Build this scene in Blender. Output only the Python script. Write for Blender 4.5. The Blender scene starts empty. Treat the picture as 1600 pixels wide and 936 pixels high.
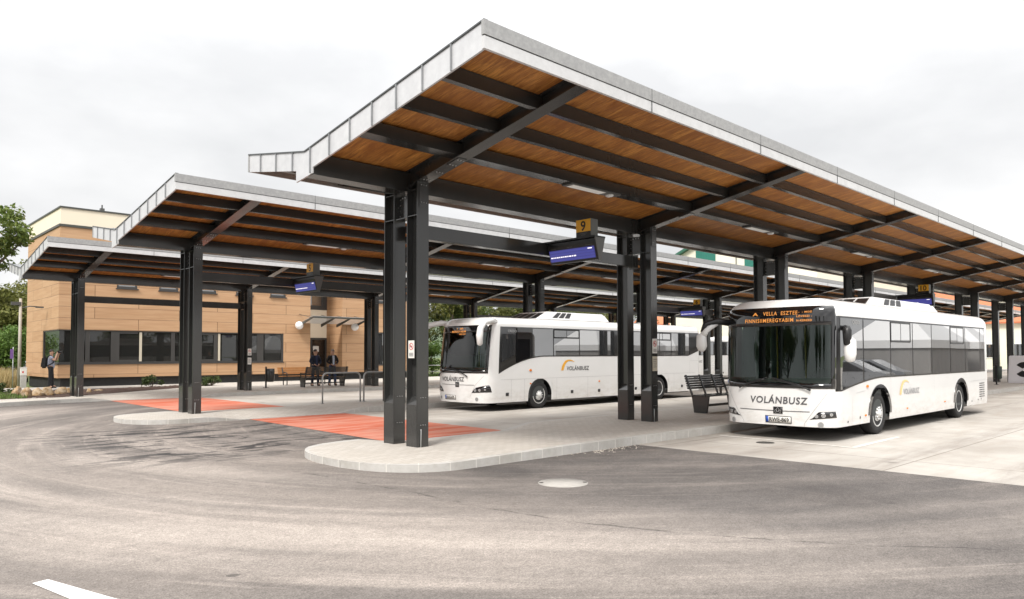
import bpy, bmesh, math, random
from math import sin, cos, pi, radians, sqrt
from mathutils import Vector, Matrix, noise as mnoise

SC = bpy.context.scene
COL = SC.collection
random.seed(7)

# ------------------------------------------------------------------ camera
cam_d = bpy.data.cameras.new('camera')
cam = bpy.data.objects.new('camera', cam_d)
COL.objects.link(cam)
F_PX, PITCH, ROLL, YAW, CY, CAM_H = 1148.446, 0.0326944, -0.00240225, 0.8071911, 49.134, 1.7
fw = Vector((cos(YAW)*cos(PITCH), sin(YAW)*cos(PITCH), sin(PITCH)))
r0 = Vector((sin(YAW), -cos(YAW), 0.0))
u0 = r0.cross(fw)
rt = cos(ROLL)*r0 + sin(ROLL)*u0
up = -sin(ROLL)*r0 + cos(ROLL)*u0
M = Matrix((rt, up, -fw)).transposed().to_4x4()
M.translation = Vector((0, 0, CAM_H))
cam.matrix_world = M
cam_d.sensor_fit = 'HORIZONTAL'
cam_d.sensor_width = 36.0
cam_d.lens = 36.0*F_PX/1600.0
cam_d.shift_x = 0.0
cam_d.shift_y = CY/1600.0
cam_d.clip_start = 0.05
cam_d.clip_end = 3000.0
SC.camera = cam

# ------------------------------------------------------------------ world, sun, exposure
SUN_EL, SUN_AZ = radians(48), radians(205)        # azimuth measured from +X towards +Y: direction TO the sun
world = bpy.data.worlds.new('World')
SC.world = world
world.use_nodes = True
wt = world.node_tree
for n in list(wt.nodes):
    wt.nodes.remove(n)
def wn(t, **k):
    n = wt.nodes.new(t)
    for a, b in k.items():
        setattr(n, a, b)
    return n
w_out = wn('ShaderNodeOutputWorld')
w_bg = wn('ShaderNodeBackground')
w_sky = wn('ShaderNodeTexSky', sky_type='NISHITA', sun_disc=False)
w_sky.sun_elevation = SUN_EL
w_sky.sun_rotation = pi/2 - SUN_AZ
w_sky.air_density = 1.0
w_sky.dust_density = 3.0
w_geo = wn('ShaderNodeTexCoord')
w_map = wn('ShaderNodeMapping')
w_map.inputs['Scale'].default_value = (1.0, 1.0, 2.2)
w_map.inputs['Location'].default_value = (7.3, 2.2, 0.74)
w_nz = wn('ShaderNodeTexNoise')
w_nz.inputs['Scale'].default_value = 1.7
w_nz.inputs['Detail'].default_value = 6.0
w_nz.inputs['Roughness'].default_value = 0.5
w_ramp = wn('ShaderNodeValToRGB')
while len(w_ramp.color_ramp.elements) < 3:
    w_ramp.color_ramp.elements.new(0.5)
for el_, (p_, c_) in zip(w_ramp.color_ramp.elements, ((0.34, (2.75, 2.77, 2.81)), (0.50, (3.55, 3.55, 3.56)), (0.66, (5.2, 5.15, 5.1)))):
    el_.position = p_
    el_.color = (*c_, 1)
# an overcast sky is about three times brighter overhead than at the horizon
w_sep = wn('ShaderNodeSeparateXYZ')
w_pow = wn('ShaderNodeMath', operation='POWER')
w_pow.inputs[1].default_value = 2.0
w_abs = wn('ShaderNodeMath', operation='ABSOLUTE')
w_mad = wn('ShaderNodeMath', operation='MULTIPLY_ADD')
w_mad.inputs[1].default_value = 2.2
w_mad.inputs[2].default_value = 1.0
w_mul = wn('ShaderNodeMixRGB', blend_type='MULTIPLY')
w_mul.inputs['Fac'].default_value = 1.0
wt.links.new(w_geo.outputs['Generated'], w_sep.inputs['Vector'])
wt.links.new(w_sep.outputs['Z'], w_abs.inputs[0])
wt.links.new(w_abs.outputs[0], w_pow.inputs[0])
wt.links.new(w_pow.outputs[0], w_mad.inputs[0])
wt.links.new(w_ramp.outputs['Color'], w_mul.inputs['Color1'])
wt.links.new(w_mad.outputs[0], w_mul.inputs['Color2'])
w_mix = wn('ShaderNodeMixRGB')
w_mix.inputs['Fac'].default_value = 0.985
wt.links.new(w_geo.outputs['Generated'], w_map.inputs['Vector'])
wt.links.new(w_map.outputs['Vector'], w_nz.inputs['Vector'])
wt.links.new(w_nz.outputs['Fac'], w_ramp.inputs['Fac'])
wt.links.new(w_sky.outputs['Color'], w_mix.inputs['Color1'])
wt.links.new(w_mul.outputs['Color'], w_mix.inputs['Color2'])
wt.links.new(w_mix.outputs['Color'], w_bg.inputs['Color'])
w_bg.inputs['Strength'].default_value = 0.1
wt.links.new(w_bg.outputs['Background'], w_out.inputs['Surface'])

sun_d = bpy.data.lights.new('sun', 'SUN')
sun_d.energy = 1.3
sun_d.angle = radians(14)
sun_d.color = (1.0, 0.96, 0.90)
sun = bpy.data.objects.new('sun', sun_d)
COL.objects.link(sun)
sdir = Vector((cos(SUN_EL)*cos(SUN_AZ), cos(SUN_EL)*sin(SUN_AZ), sin(SUN_EL)))
sun.rotation_euler = sdir.to_track_quat('Z', 'Y').to_euler()
sun.location = (0, 0, 60)

SC.view_settings.view_transform = 'Standard'
SC.view_settings.look = 'None'
SC.view_settings.gamma = 1.0
SC.view_settings.use_curve_mapping = False
SC.view_settings.exposure = 1.40
SC.render.engine = 'CYCLES'
SC.cycles.max_bounces = 7
SC.cycles.diffuse_bounces = 4
SC.cycles.glossy_bounces = 3
SC.cycles.transparent_max_bounces = 10
SC.cycles.use_denoising = True

# ------------------------------------------------------------------ materials
MATS = {}
class NT:
    """small helper round a node tree"""
    def __init__(s, name):
        s.m = bpy.data.materials.new(name)
        s.m.use_nodes = True
        s.t = s.m.node_tree
        s.p = s.t.nodes['Principled BSDF']
        s.out = s.t.nodes['Material Output']
        s.tc = s.t.nodes.new('ShaderNodeTexCoord')
        MATS[name] = s.m
    def n(s, typ, **k):
        x = s.t.nodes.new(typ)
        for a, b in k.items():
            setattr(x, a, b)
        return x
    def l(s, a, b):
        s.t.links.new(a, b)
    def val(s, sock, v):
        if hasattr(v, 'is_linked') or hasattr(v, 'links'):
            s.l(v, sock)
        else:
            sock.default_value = v
    def coord(s, kind='Object', scale=(1, 1, 1), loc=(0, 0, 0), rot=(0, 0, 0)):
        mp = s.n('ShaderNodeMapping')
        mp.inputs['Scale'].default_value = scale
        mp.inputs['Location'].default_value = loc
        mp.inputs['Rotation'].default_value = rot
        s.l(s.tc.outputs[kind], mp.inputs['Vector'])
        return mp.outputs['Vector']
    def noise(s, vec, scale=1.0, detail=4.0, rough=0.5, dist=0.0):
        x = s.n('ShaderNodeTexNoise')
        x.inputs['Scale'].default_value = scale
        x.inputs['Detail'].default_value = detail
        x.inputs['Roughness'].default_value = rough
        x.inputs['Distortion'].default_value = dist
        s.l(vec, x.inputs['Vector'])
        return x.outputs['Fac']
    def ramp(s, fac, stops):
        x = s.n('ShaderNodeValToRGB')
        e = x.color_ramp.elements
        while len(e) > len(stops):
            e.remove(e[-1])
        while len(e) < len(stops):
            e.new(0.5)
        for i, (p, c) in enumerate(stops):
            e[i].position = p
            e[i].color = (c, c, c, 1) if isinstance(c, (int, float)) else (c[0], c[1], c[2], 1)
        s.l(fac, x.inputs['Fac'])
        return x.outputs['Color']
    def mix(s, fac, a, b, mode='MIX'):
        x = s.n('ShaderNodeMixRGB', blend_type=mode)
        for sock, v in ((x.inputs['Fac'], fac), (x.inputs['Color1'], a), (x.inputs['Color2'], b)):
            if isinstance(v, (int, float)):
                sock.default_value = v if sock.name == 'Fac' else (v, v, v, 1)
            elif isinstance(v, tuple):
                sock.default_value = (v[0], v[1], v[2], 1)
            else:
                s.l(v, sock)
        return x.outputs['Color']
    def math(s, op, a, b=0.0, clamp=False):
        x = s.n('ShaderNodeMath', operation=op, use_clamp=clamp)
        for sock, v in ((x.inputs[0], a), (x.inputs[1], b)):
            if isinstance(v, (int, float)):
                sock.default_value = v
            else:
                s.l(v, sock)
        return x.outputs[0]
    def bump(s, h, strength=0.2, dist=0.02):
        b = s.n('ShaderNodeBump')
        b.inputs['Strength'].default_value = strength
        b.inputs['Distance'].default_value = dist
        s.l(h, b.inputs['Height'])
        s.l(b.outputs['Normal'], s.p.inputs['Normal'])
    def set(s, base=None, rough=None, metal=None, spec=None, coat=None, ior=None):
        P = s.p.inputs
        if base is not None:
            if isinstance(base, tuple):
                P['Base Color'].default_value = (base[0], base[1], base[2], 1)
            else:
                s.l(base, P['Base Color'])
        for k, v in (('Roughness', rough), ('Metallic', metal), ('Specular IOR Level', spec), ('Coat Weight', coat), ('IOR', ior)):
            if v is None:
                continue
            if isinstance(v, (int, float)):
                P[k].default_value = v
            else:
                s.l(v, P[k])
        return s.m

def plain(name, base, rough=0.5, metal=0.0, spec=0.5, coat=0.0, var=0.12, scale=6.0):
    t = NT(name)
    f = t.noise(t.coord(), scale, 5, 0.6)
    c = t.mix(f, tuple(max(0, b*(1-var)) for b in base), tuple(min(1, b*(1+var)) for b in base))
    rg = t.ramp(f, [(0.3, max(0.02, rough*0.85)), (0.7, min(1, rough*1.15))])
    t.set(base=c, rough=rg, metal=metal, spec=spec, coat=coat)
    return t.m

t = NT('steel')
f = t.noise(t.coord(scale=(9, 9, 0.7)), 1.0, 4, 0.55)
g = t.noise(t.coord(), 1.1, 3, 0.5)
c = t.mix(f, (0.027, 0.0275, 0.027), (0.037, 0.0375, 0.0365))
t.set(base=t.mix(t.math('MULTIPLY', g, 0.5), c, (0.037, 0.036, 0.034)), rough=t.ramp(g, [(0.3, 0.16), (0.7, 0.23)]), spec=0.75)
t.bump(t.noise(t.coord(), 2.2, 2, 0.5), 0.06, 0.05)
plain('steel_light', (0.085, 0.085, 0.083), 0.35, 0.0, 0.5)
plain('bolt', (0.5, 0.5, 0.5), 0.3, 0.8)
plain('black_plastic', (0.012, 0.012, 0.013), 0.4)
plain('rubber', (0.018, 0.018, 0.019), 0.75, var=0.3, scale=14)
plain('chrome', (0.62, 0.62, 0.62), 0.28, 0.75)
plain('rim_paint', (0.62, 0.62, 0.61), 0.35, 0.15)
plain('dark_interior', (0.05, 0.055, 0.055), 0.7)
plain('seat_fabric', (0.03, 0.035, 0.05), 0.9)
plain('grey_dash', (0.24, 0.26, 0.26), 0.6)
plain('orange_lamp', (0.75, 0.22, 0.02), 0.25)
plain('yellow_sign', (0.80, 0.42, 0.035), 0.4, var=0.05)
plain('sign_black', (0.012, 0.012, 0.012), 0.35)
plain('sign_grey', (0.10, 0.105, 0.10), 0.45)
plain('white_plate', (0.72, 0.70, 0.66), 0.45, var=0.06)
plain('beige_plate', (0.55, 0.50, 0.40), 0.5, var=0.08)
plain('red_mark', (0.55, 0.03, 0.03), 0.5)
plain('eu_blue', (0.02, 0.08, 0.40), 0.4)
plain('logo_orange', (0.85, 0.42, 0.03), 0.4)
plain('logo_pale', (0.85, 0.60, 0.25), 0.4)
plain('logo_grey', (0.09, 0.09, 0.095), 0.4)
plain('logo_greypale', (0.30, 0.30, 0.31), 0.4)
plain('joint_mortar', (0.58, 0.56, 0.52), 0.9)
plain('panel_line', (0.36, 0.36, 0.36), 0.5)
plain('cream', (0.78, 0.70, 0.56), 0.8, var=0.05, scale=1.2)
plain('cream_wall', (0.80, 0.76, 0.64), 0.8, var=0.05, scale=0.6)
plain('green_panel', (0.035, 0.19, 0.15), 0.5)
plain('green_trim', (0.03, 0.12, 0.08), 0.5)
plain('coping', (0.060, 0.062, 0.055), 0.5)
plain('plinth', (0.022, 0.022, 0.022), 0.8)
plain('frame_dark', (0.050, 0.048, 0.046), 0.45)
plain('globe', (0.80, 0.80, 0.80), 0.25, var=0.02)
plain('bench_wood', (0.36, 0.16, 0.05), 0.5, var=0.35, scale=8)
plain('galvanised', (0.42, 0.43, 0.43), 0.38, 0.65, var=0.15, scale=20)
plain('skin', (0.50, 0.29, 0.20), 0.55, var=0.06)
plain('hair_dark', (0.025, 0.016, 0.012), 0.6)
plain('hair_grey', (0.16, 0.14, 0.12), 0.7)
plain('suit_navy', (0.012, 0.017, 0.035), 0.85)
plain('suit_black', (0.012, 0.012, 0.014), 0.85)
plain('shirt_blue', (0.27, 0.29, 0.37), 0.85)
plain('shirt_pale', (0.55, 0.60, 0.70), 0.85)
plain('jeans', (0.035, 0.06, 0.13), 0.9)
plain('tie', (0.02, 0.03, 0.08), 0.6)
plain('shoe', (0.014, 0.012, 0.011), 0.45)
plain('wood_pole', (0.42, 0.38, 0.33), 0.85, var=0.25, scale=3)
plain('bark', (0.10, 0.075, 0.055), 0.9, var=0.4, scale=5)
plain('roof_tile', (0.50, 0.16, 0.075), 0.8, var=0.25, scale=3)
plain('white_metal', (0.78, 0.78, 0.78), 0.4, var=0.04)
plain('tent_white', (0.80, 0.80, 0.80), 0.8, var=0.03)
plain('tent_grey', (0.30, 0.29, 0.28), 0.85, var=0.12)
plain('purple', (0.16, 0.08, 0.26), 0.5)
plain('car_grey', (0.30, 0.31, 0.33), 0.3, 0.4, coat=0.5)
plain('bin_green', (0.03, 0.045, 0.035), 0.5)
plain('table_white', (0.80, 0.79, 0.82), 0.6, var=0.03)
plain('iron_cover', (0.05, 0.045, 0.04), 0.6)

# bus paint: gloss white, slightly uneven with road dust low down the flanks
t = NT('bus_white')
f = t.noise(t.coord(), 1.4, 4)
sep = t.n('ShaderNodeSeparateXYZ')
t.l(t.tc.outputs['Object'], sep.inputs['Vector'])
low = t.ramp(sep.outputs['Z'], [(0.25, 1.0), (0.95, 0.0)])
spl = t.ramp(t.noise(t.coord(scale=(1.2, 1.2, 3.0)), 2.2, 7, 0.7), [(0.40, 0.0), (0.68, 1.0)])
c = t.mix(f, (0.73, 0.725, 0.715), (0.79, 0.787, 0.778))
c = t.mix(t.math('MULTIPLY', t.math('MULTIPLY', low, spl), 0.42), c, (0.40, 0.35, 0.29))
t.set(base=c, rough=0.26, spec=0.5, coat=0.35)
t = NT('cover_concrete')
f = t.noise(t.coord(), 9, 6, 0.7)
t.set(base=t.mix(f, (0.27, 0.25, 0.23), (0.47, 0.45, 0.415)), rough=0.9)

def glass_mat(name, tint, transp, ior=1.7, base=(0.012, 0.014, 0.015)):
    t = NT(name)
    t.p.inputs['Base Color'].default_value = (*base, 1)
    t.p.inputs['Roughness'].default_value = 0.015
    t.p.inputs['IOR'].default_value = ior
    tr = t.n('ShaderNodeBsdfTransparent')
    tr.inputs['Color'].default_value = (*tint, 1)
    gl = t.n('ShaderNodeBsdfGlossy')
    gl.inputs['Roughness'].default_value = 0.012
    fr = t.n('ShaderNodeFresnel')
    fr.inputs['IOR'].default_value = ior
    mx = t.n('ShaderNodeMixShader')
    mx.inputs['Fac'].default_value = transp
    t.l(t.p.outputs['BSDF'], mx.inputs[1])
    t.l(tr.outputs['BSDF'], mx.inputs[2])
    m2 = t.n('ShaderNodeMixShader')
    t.l(fr.outputs['Fac'], m2.inputs['Fac'])
    t.l(mx.outputs['Shader'], m2.inputs[1])
    t.l(gl.outputs['BSDF'], m2.inputs[2])
    t.l(m2.outputs['Shader'], t.out.inputs['Surface'])
    return t.m
glass_mat('windscreen_glass', (0.62, 0.76, 0.71), 0.95, 1.6)
glass_mat('side_glass', (0.10, 0.11, 0.115), 0.15, 2.3, (0.045, 0.047, 0.05))
glass_mat('black_glass', (0.05, 0.05, 0.05), 0.0, 1.5, (0.008, 0.008, 0.009))
glass_mat('building_glass', (0.55, 0.57, 0.56), 0.55, 1.55, (0.040, 0.040, 0.038))
glass_mat('clear_glass', (0.86, 0.92, 0.86), 0.96, 1.4)
glass_mat('lamp_lens', (0.8, 0.8, 0.8), 0.5, 1.5, (0.5, 0.5, 0.5))

def emit(name, col, strength, base=(0.02, 0.02, 0.02)):
    t = NT(name)
    t.set(base=base, rough=0.4)
    t.p.inputs['Emission Color'].default_value = (*col, 1)
    t.p.inputs['Emission Strength'].default_value = strength
    return t.m
emit('led_orange', (1.0, 0.36, 0.06), 0.36)
emit('screen_blue', (0.05, 0.055, 0.27), 0.42)
emit('screen_blue_dark', (0.03, 0.03, 0.16), 0.5)
emit('screen_white', (1.0, 0.93, 0.95), 0.55)
emit('lamp_diffuser', (1.0, 0.97, 0.90), 0.05, (0.75, 0.75, 0.72))

# zinc: pale standing-seam end panels and the two bands of the eaves
def zinc(name, a, b, scale, rough=0.42, metal=0.25):
    t = NT(name)
    f = t.noise(t.coord(), scale, 8, 0.7)
    g = t.noise(t.coord(scale=(0.35, 0.35, 2.0)), 1.2, 3)
    c = t.mix(t.ramp(f, [(0.35, 0.0), (0.68, 1.0)]), a, b)
    c = t.mix(t.math('MULTIPLY', g, 0.35), c, tuple(x*0.72 for x in a))
    t.set(base=c, rough=rough, metal=metal)
    return t.m
zinc('zinc_panel', (0.58, 0.585, 0.60), (0.70, 0.705, 0.715), 5.0)
zinc('zinc_seam', (0.26, 0.27, 0.28), (0.34, 0.35, 0.36), 5.0)
zinc('zinc_upper', (0.33, 0.33, 0.33), (0.45, 0.45, 0.44), 16.0, 0.5, 0.3)
zinc('zinc_lower', (0.60, 0.60, 0.60), (0.72, 0.72, 0.72), 6.0, 0.35, 0.2)
zinc('roof_sheet', (0.30, 0.31, 0.32), (0.42, 0.43, 0.44), 4.0, 0.45, 0.5)
plain('dark_cap', (0.07, 0.075, 0.078), 0.5)

# varnished boards under the roofs: boards across the platform, grain along them
t = NT('soffit_boards')
vec = t.coord()
sep = t.n('ShaderNodeSeparateXYZ')
t.l(vec, sep.inputs['Vector'])
bx = t.math('MULTIPLY', sep.outputs['X'], 1/0.14)
cell = t.math('FLOOR', bx)
fr = t.math('FRACT', bx)
by = t.math('FLOOR', t.math('ADD', t.math('MULTIPLY', sep.outputs['Y'], 0.42), t.math('MULTIPLY', cell, 0.37)))
comb = t.n('ShaderNodeCombineXYZ')
t.l(cell, comb.inputs['X']); t.l(by, comb.inputs['Y'])
wn_ = t.n('ShaderNodeTexWhiteNoise', noise_dimensions='3D')
t.l(comb.outputs['Vector'], wn_.inputs['Vector'])
grain = t.noise(t.coord(scale=(30, 2.2, 2.2)), 1.0, 6, 0.65, 1.2)
big = t.noise(t.coord(scale=(3.4, 0.9, 0.9)), 1.0, 6, 0.65, 1.5)
c = t.mix(wn_.outputs['Value'], (0.53, 0.222, 0.048), (0.73, 0.340, 0.084))
c = t.mix(t.ramp(grain, [(0.36, 0.9), (0.58, 0.0)]), c, (0.20, 0.062, 0.013))
c = t.mix(t.ramp(big, [(0.38, 0.75), (0.60, 0.0)]), c, (0.29, 0.098, 0.021))
gap = t.math('LESS_THAN', fr, 0.045)
c = t.mix(t.math('MULTIPLY', gap, 0.30), c, (0.05, 0.018, 0.006))
t.set(base=c, rough=t.ramp(grain, [(0.3, 0.42), (0.7, 0.58)]), spec=0.4)
t.bump(t.math('SUBTRACT', grain, gap), 0.15, 0.01)

# large timber-look cladding panels (building): uses X or Y for length, Z for height
def cladding(name, axis):
    t = NT(name)
    sep = t.n('ShaderNodeSeparateXYZ')
    t.l(t.tc.outputs['Object'], sep.inputs['Vector'])
    L = sep.outputs[axis]
    z = t.math('MULTIPLY', t.math('SUBTRACT', sep.outputs['Z'], 0.18), 1/0.5724)
    row = t.math('FLOOR', z)
    zf = t.math('FRACT', z)
    odd = t.math('MODULO', row, 2.0)
    x = t.math('ADD', t.math('MULTIPLY', L, 1/4.2), t.math('ADD', t.math('MULTIPLY', odd, 0.5), 0.62))
    cx = t.math('FLOOR', x)
    xf = t.math('FRACT', x)
    comb = t.n('ShaderNodeCombineXYZ')
    t.l(cx, comb.inputs['X']); t.l(row, comb.inputs['Y'])
    w = t.n('ShaderNodeTexWhiteNoise', noise_dimensions='3D')
    t.l(comb.outputs['Vector'], w.inputs['Vector'])
    sc = (0.9, 0.9, 42)
    g = t.noise(t.coord(scale=sc), 1.0, 5, 0.6, 0.4)
    g2 = t.noise(t.coord(scale=(0.5, 0.5, 7)), 1.0, 3, 0.5)
    c = t.mix(w.outputs['Value'], (0.455, 0.272, 0.150), (0.535, 0.335, 0.195))
    c = t.mix(t.ramp(g, [(0.40, 0.5), (0.60, 0.0)]), c, (0.38, 0.215, 0.112))
    c = t.mix(t.ramp(g2, [(0.42, 0.0), (0.62, 0.4)]), c, (0.57, 0.375, 0.225))
    j = t.math('MAXIMUM', t.math('LESS_THAN', zf, 0.026), t.math('LESS_THAN', xf, 0.006))
    c = t.mix(j, c, (0.15, 0.085, 0.045))
    t.set(base=c, rough=0.6, spec=0.3)
    t.bump(t.math('MULTIPLY', j, -1.0), 0.5, 0.01)
cladding('cladding_front', 'X')
cladding('cladding_side', 'Y')

# worn, dusty asphalt with turning arcs, damp streaks and a repair seam
t = NT('asphalt')
sep = t.n('ShaderNodeSeparateXYZ')
t.l(t.tc.outputs['Object'], sep.inputs['Vector'])
X, Y = sep.outputs['X'], sep.outputs['Y']
def polar(cx, cy, kr, ka, seed):
    dx = t.math('SUBTRACT', X, cx); dy = t.math('SUBTRACT', Y, cy)
    r = t.math('SQRT', t.math('ADD', t.math('MULTIPLY', dx, dx), t.math('MULTIPLY', dy, dy)))
    a = t.math('ARCTAN2', dx, dy)
    cb = t.n('ShaderNodeCombineXYZ')
    t.l(t.math('MULTIPLY', r, kr), cb.inputs['X'])
    t.l(t.math('MULTIPLY', a, ka), cb.inputs['Y'])
    cb.inputs['Z'].default_value = seed
    return cb.outputs['Vector'], r
v1, r1 = polar(16.0, 15.5, 0.75, 2.2, 1.3)
v2, r2 = polar(9.0, 11.5, 1.0, 1.6, 5.1)
v3, r3 = polar(15.0, 14.0, 3.6, 2.6, 9.3)
arc1 = t.noise(v1, 1.0, 6, 0.6, 0.6)
arc2 = t.noise(v2, 1.0, 6, 0.6, 0.5)
arc3 = t.noise(v3, 1.0, 5, 0.7, 0.6)
blotch = t.noise(t.coord(), 0.33, 6, 0.62, 0.6)
fine = t.noise(t.coord(), 70, 3, 0.8)
mid = t.noise(t.coord(), 5.0, 6, 0.7)
c = t.mix(t.ramp(blotch, [(0.36, 0.0), (0.64, 1.0)]), (0.070, 0.064, 0.062), (0.112, 0.102, 0.097))
# dust carried along the turning path
ring = t.ramp(t.math('DIVIDE', r1, 22.0), [(0.30, 0.25), (0.44, 1.0), (0.74, 1.0), (0.82, 0.30)])
fadex = t.ramp(t.math('DIVIDE', X, 12.0), [(0.36, 1.0), (0.62, 0.12)])
fadex = t.math('MAXIMUM', fadex, t.ramp(t.math('DIVIDE', Y, 24.0), [(0.37, 0.0), (0.47, 0.9), (0.78, 0.9), (0.86, 0.25)]))
dust = t.math('MULTIPLY', t.math('MULTIPLY', ring, fadex), t.ramp(arc1, [(0.34, 0.42), (0.60, 1.0)]))
c = t.mix(t.math('MULTIPLY', dust, 0.85), c, (0.272, 0.237, 0.210))
zone = t.math('ADD', 0.30, t.math('MULTIPLY', t.math('MULTIPLY', ring, fadex), 0.70))
c = t.mix(t.math('MULTIPLY', t.math('MULTIPLY', t.ramp(arc2, [(0.50, 0.0), (0.68, 1.0)]), 0.55), zone), c, (0.245, 0.213, 0.190))
c = t.mix(t.math('MULTIPLY', t.math('MULTIPLY', t.ramp(arc3, [(0.52, 0.0), (0.66, 1.0)]), 0.5), zone), c, (0.38, 0.33, 0.292))
c = t.mix(t.math('MULTIPLY', t.ramp(arc3, [(0.30, 1.0), (0.45, 0.0)]), 0.28), c, (0.090, 0.084, 0.082))
wobr = t.math('MULTIPLY', t.math('SUBTRACT', t.noise(t.coord(), 0.35, 3), 0.5), 1.2)
for R_, w_, s_ in ((12.6, 0.30, .50), (14.6, 0.22, .45), (15.6, 0.42, .60), (16.5, 0.20, .40), (11.2, 0.18, .35)):
    dd = t.math('ABSOLUTE', t.math('SUBTRACT', t.math('ADD', r1, wobr), R_))
    bnd = t.math('MULTIPLY', t.ramp(t.math('DIVIDE', dd, w_*2), [(0.15, 1.0), (1.0, 0.0)]), t.ramp(arc1, [(0.36, 0.2), (0.60, 1.0)]))
    c = t.mix(t.math('MULTIPLY', t.math('MULTIPLY', bnd, zone), s_), c, (0.40, 0.352, 0.313))
drip = t.n('ShaderNodeTexVoronoi')
drip.inputs['Scale'].default_value = 1.1
t.l(t.coord(), drip.inputs['Vector'])
dr = t.math('LESS_THAN', t.math('ADD', drip.outputs['Distance'], t.math('MULTIPLY', mid, 0.16)), 0.125)
c = t.mix(t.math('MULTIPLY', dr, 0.55), c, (0.045, 0.042, 0.042))
# damp streaks between the islands (a place, not a shade): long in X
wet = t.noise(t.coord(scale=(0.50, 1.7, 1), rot=(0, 0, radians(4)), loc=(2.9, 5.3, 0)), 1.0, 9, 0.70, 1.5)
mx1 = t.math('MULTIPLY', t.ramp(t.math('DIVIDE', X, 12.0), [(0.20, 0.0), (0.36, 1.0), (0.80, 1.0), (0.95, 0.3)]),
             t.ramp(t.math('DIVIDE', Y, 24.0), [(0.46, 0.0), (0.55, 1.0), (0.74, 1.0), (0.82, 0.0)]))
wet = t.math('MULTIPLY', t.ramp(wet, [(0.525, 0.0), (0.54, 1.0)]), mx1)
c = t.mix(t.math('MULTIPLY', wet, 0.95), c, (0.040, 0.037, 0.037))
# seam across the junction
sx = t.n('ShaderNodeFloatCurve')
cv = sx.mapping.curves[0]
pts = [(0.0, 0.84), (0.08, 0.76), (0.14, 0.671), (0.22, 0.589), (0.29, 0.554), (0.40, 0.541), (0.54, 0.508), (0.666, 0.452), (0.95, 0.41), (1.0, 0.40)]
while len(cv.points) < len(pts):
    cv.points.new(0.5, 0.5)
for q, (a, b) in zip(cv.points, pts):
    q.location = (a, b)
sx.mapping.update()
t.l(t.math('DIVIDE', Y, 20.0), sx.inputs['Value'])
wob = t.math('MULTIPLY', t.math('SUBTRACT', t.noise(t.coord(), 2.5, 4), 0.5), 0.22)
dseam = t.math('ABSOLUTE', t.math('SUBTRACT', t.math('ADD', X, wob), t.math('MULTIPLY', sx.outputs['Value'], 10.0)))
brk = t.ramp(t.noise(t.coord(), 1.6, 5, 0.7), [(0.44, 0.0), (0.56, 1.0)])
seam = t.math('MULTIPLY', t.math('MULTIPLY', t.math('LESS_THAN', dseam, 0.024), brk), t.math('LESS_THAN', t.math('ABSOLUTE', t.math('SUBTRACT', Y, 10.0)), 9.0))
c = t.mix(t.math('MULTIPLY', seam, 0.6), c, (0.05, 0.045, 0.043))
c = t.mix(0.60, c, t.ramp(fine, [(0.33, 0.15), (0.67, 0.85)]), 'OVERLAY')
c = t.mix(0.5, c, t.ramp(mid, [(0.3, 0.36), (0.7, 0.64)]), 'OVERLAY')
c = t.mix(0.42, c, t.ramp(t.noise(t.coord(), 24, 4, 0.75), [(0.34, 0.26), (0.66, 0.74)]), 'OVERLAY')
t.set(base=c, rough=t.math('SUBTRACT', 0.92, t.math('MULTIPLY', wet, 0.25)), spec=0.25)
t.bump(fine, 0.35, 0.012)

# pale concrete slabs with saw-cut joints and faint stains
t = NT('concrete')
sep = t.n('ShaderNodeSeparateXYZ')
t.l(t.tc.outputs['Object'], sep.inputs['Vector'])
big = t.noise(t.coord(), 0.45, 6, 0.62, 0.3)
mid = t.noise(t.coord(scale=(0.5, 2.0, 1)), 1.3, 6, 0.65)
fine = t.noise(t.coord(), 40, 3, 0.7)
c = t.mix(t.ramp(big, [(0.34, 0.0), (0.66, 1.0)]), (0.33, 0.302, 0.27), (0.47, 0.442, 0.405))
c = t.mix(t.math('MULTIPLY', t.ramp(mid, [(0.30, 1.0), (0.52, 0.0)]), 0.5), c, (0.31, 0.27, 0.23))
tracks = None
for cy_, half in ((6.35, .28), (7.85, .28), (16.85, .28), (18.3, .28), (2.6, .35), (4.3, .3)):
    bnd = t.ramp(t.math('DIVIDE', t.math('ABSOLUTE', t.math('SUBTRACT', sep.outputs['Y'], cy_)), half), [(0.35, 1.0), (1.0, 0.0)])
    tracks = bnd if tracks is None else t.math('MAXIMUM', tracks, bnd)
tn = t.noise(t.coord(scale=(0.35, 3.0, 1)), 2.0, 6, 0.7)
c = t.mix(t.math('MULTIPLY', t.math('MULTIPLY', tracks, t.ramp(tn, [(0.38, 0.0), (0.62, 1.0)])), 0.45), c, (0.20, 0.175, 0.155))
spots = t.n('ShaderNodeTexVoronoi')
spots.inputs['Scale'].default_value = 0.8
t.l(t.coord(), spots.inputs['Vector'])
c = t.mix(t.math('MULTIPLY', t.ramp(t.math('ADD', spots.outputs['Distance'], t.math('MULTIPLY', big, 0.12)), [(0.10, 1.0), (0.17, 0.0)]), 0.6), c, (0.13, 0.11, 0.10))
jx = t.math('LESS_THAN', t.math('ABSOLUTE', t.math('SUBTRACT', t.math('FRACT', t.math('DIVIDE', t.math('SUBTRACT', sep.outputs['X'], 15.2), 5.0)), 0.5)), 0.0032)
jy = t.math('LESS_THAN', t.math('ABSOLUTE', t.math('SUBTRACT', t.math('FRACT', t.math('DIVIDE', t.math('SUBTRACT', sep.outputs['Y'], 2.05), 4.0)), 0.5)), 0.0036)
c = t.mix(t.math('MULTIPLY', t.math('MAXIMUM', jx, jy), 0.65), c, (0.16, 0.14, 0.12))
c = t.mix(0.25, c, t.ramp(fine, [(0.3, 0.40), (0.7, 0.62)]), 'OVERLAY')
t.set(base=c, rough=0.9, spec=0.25)
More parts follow.
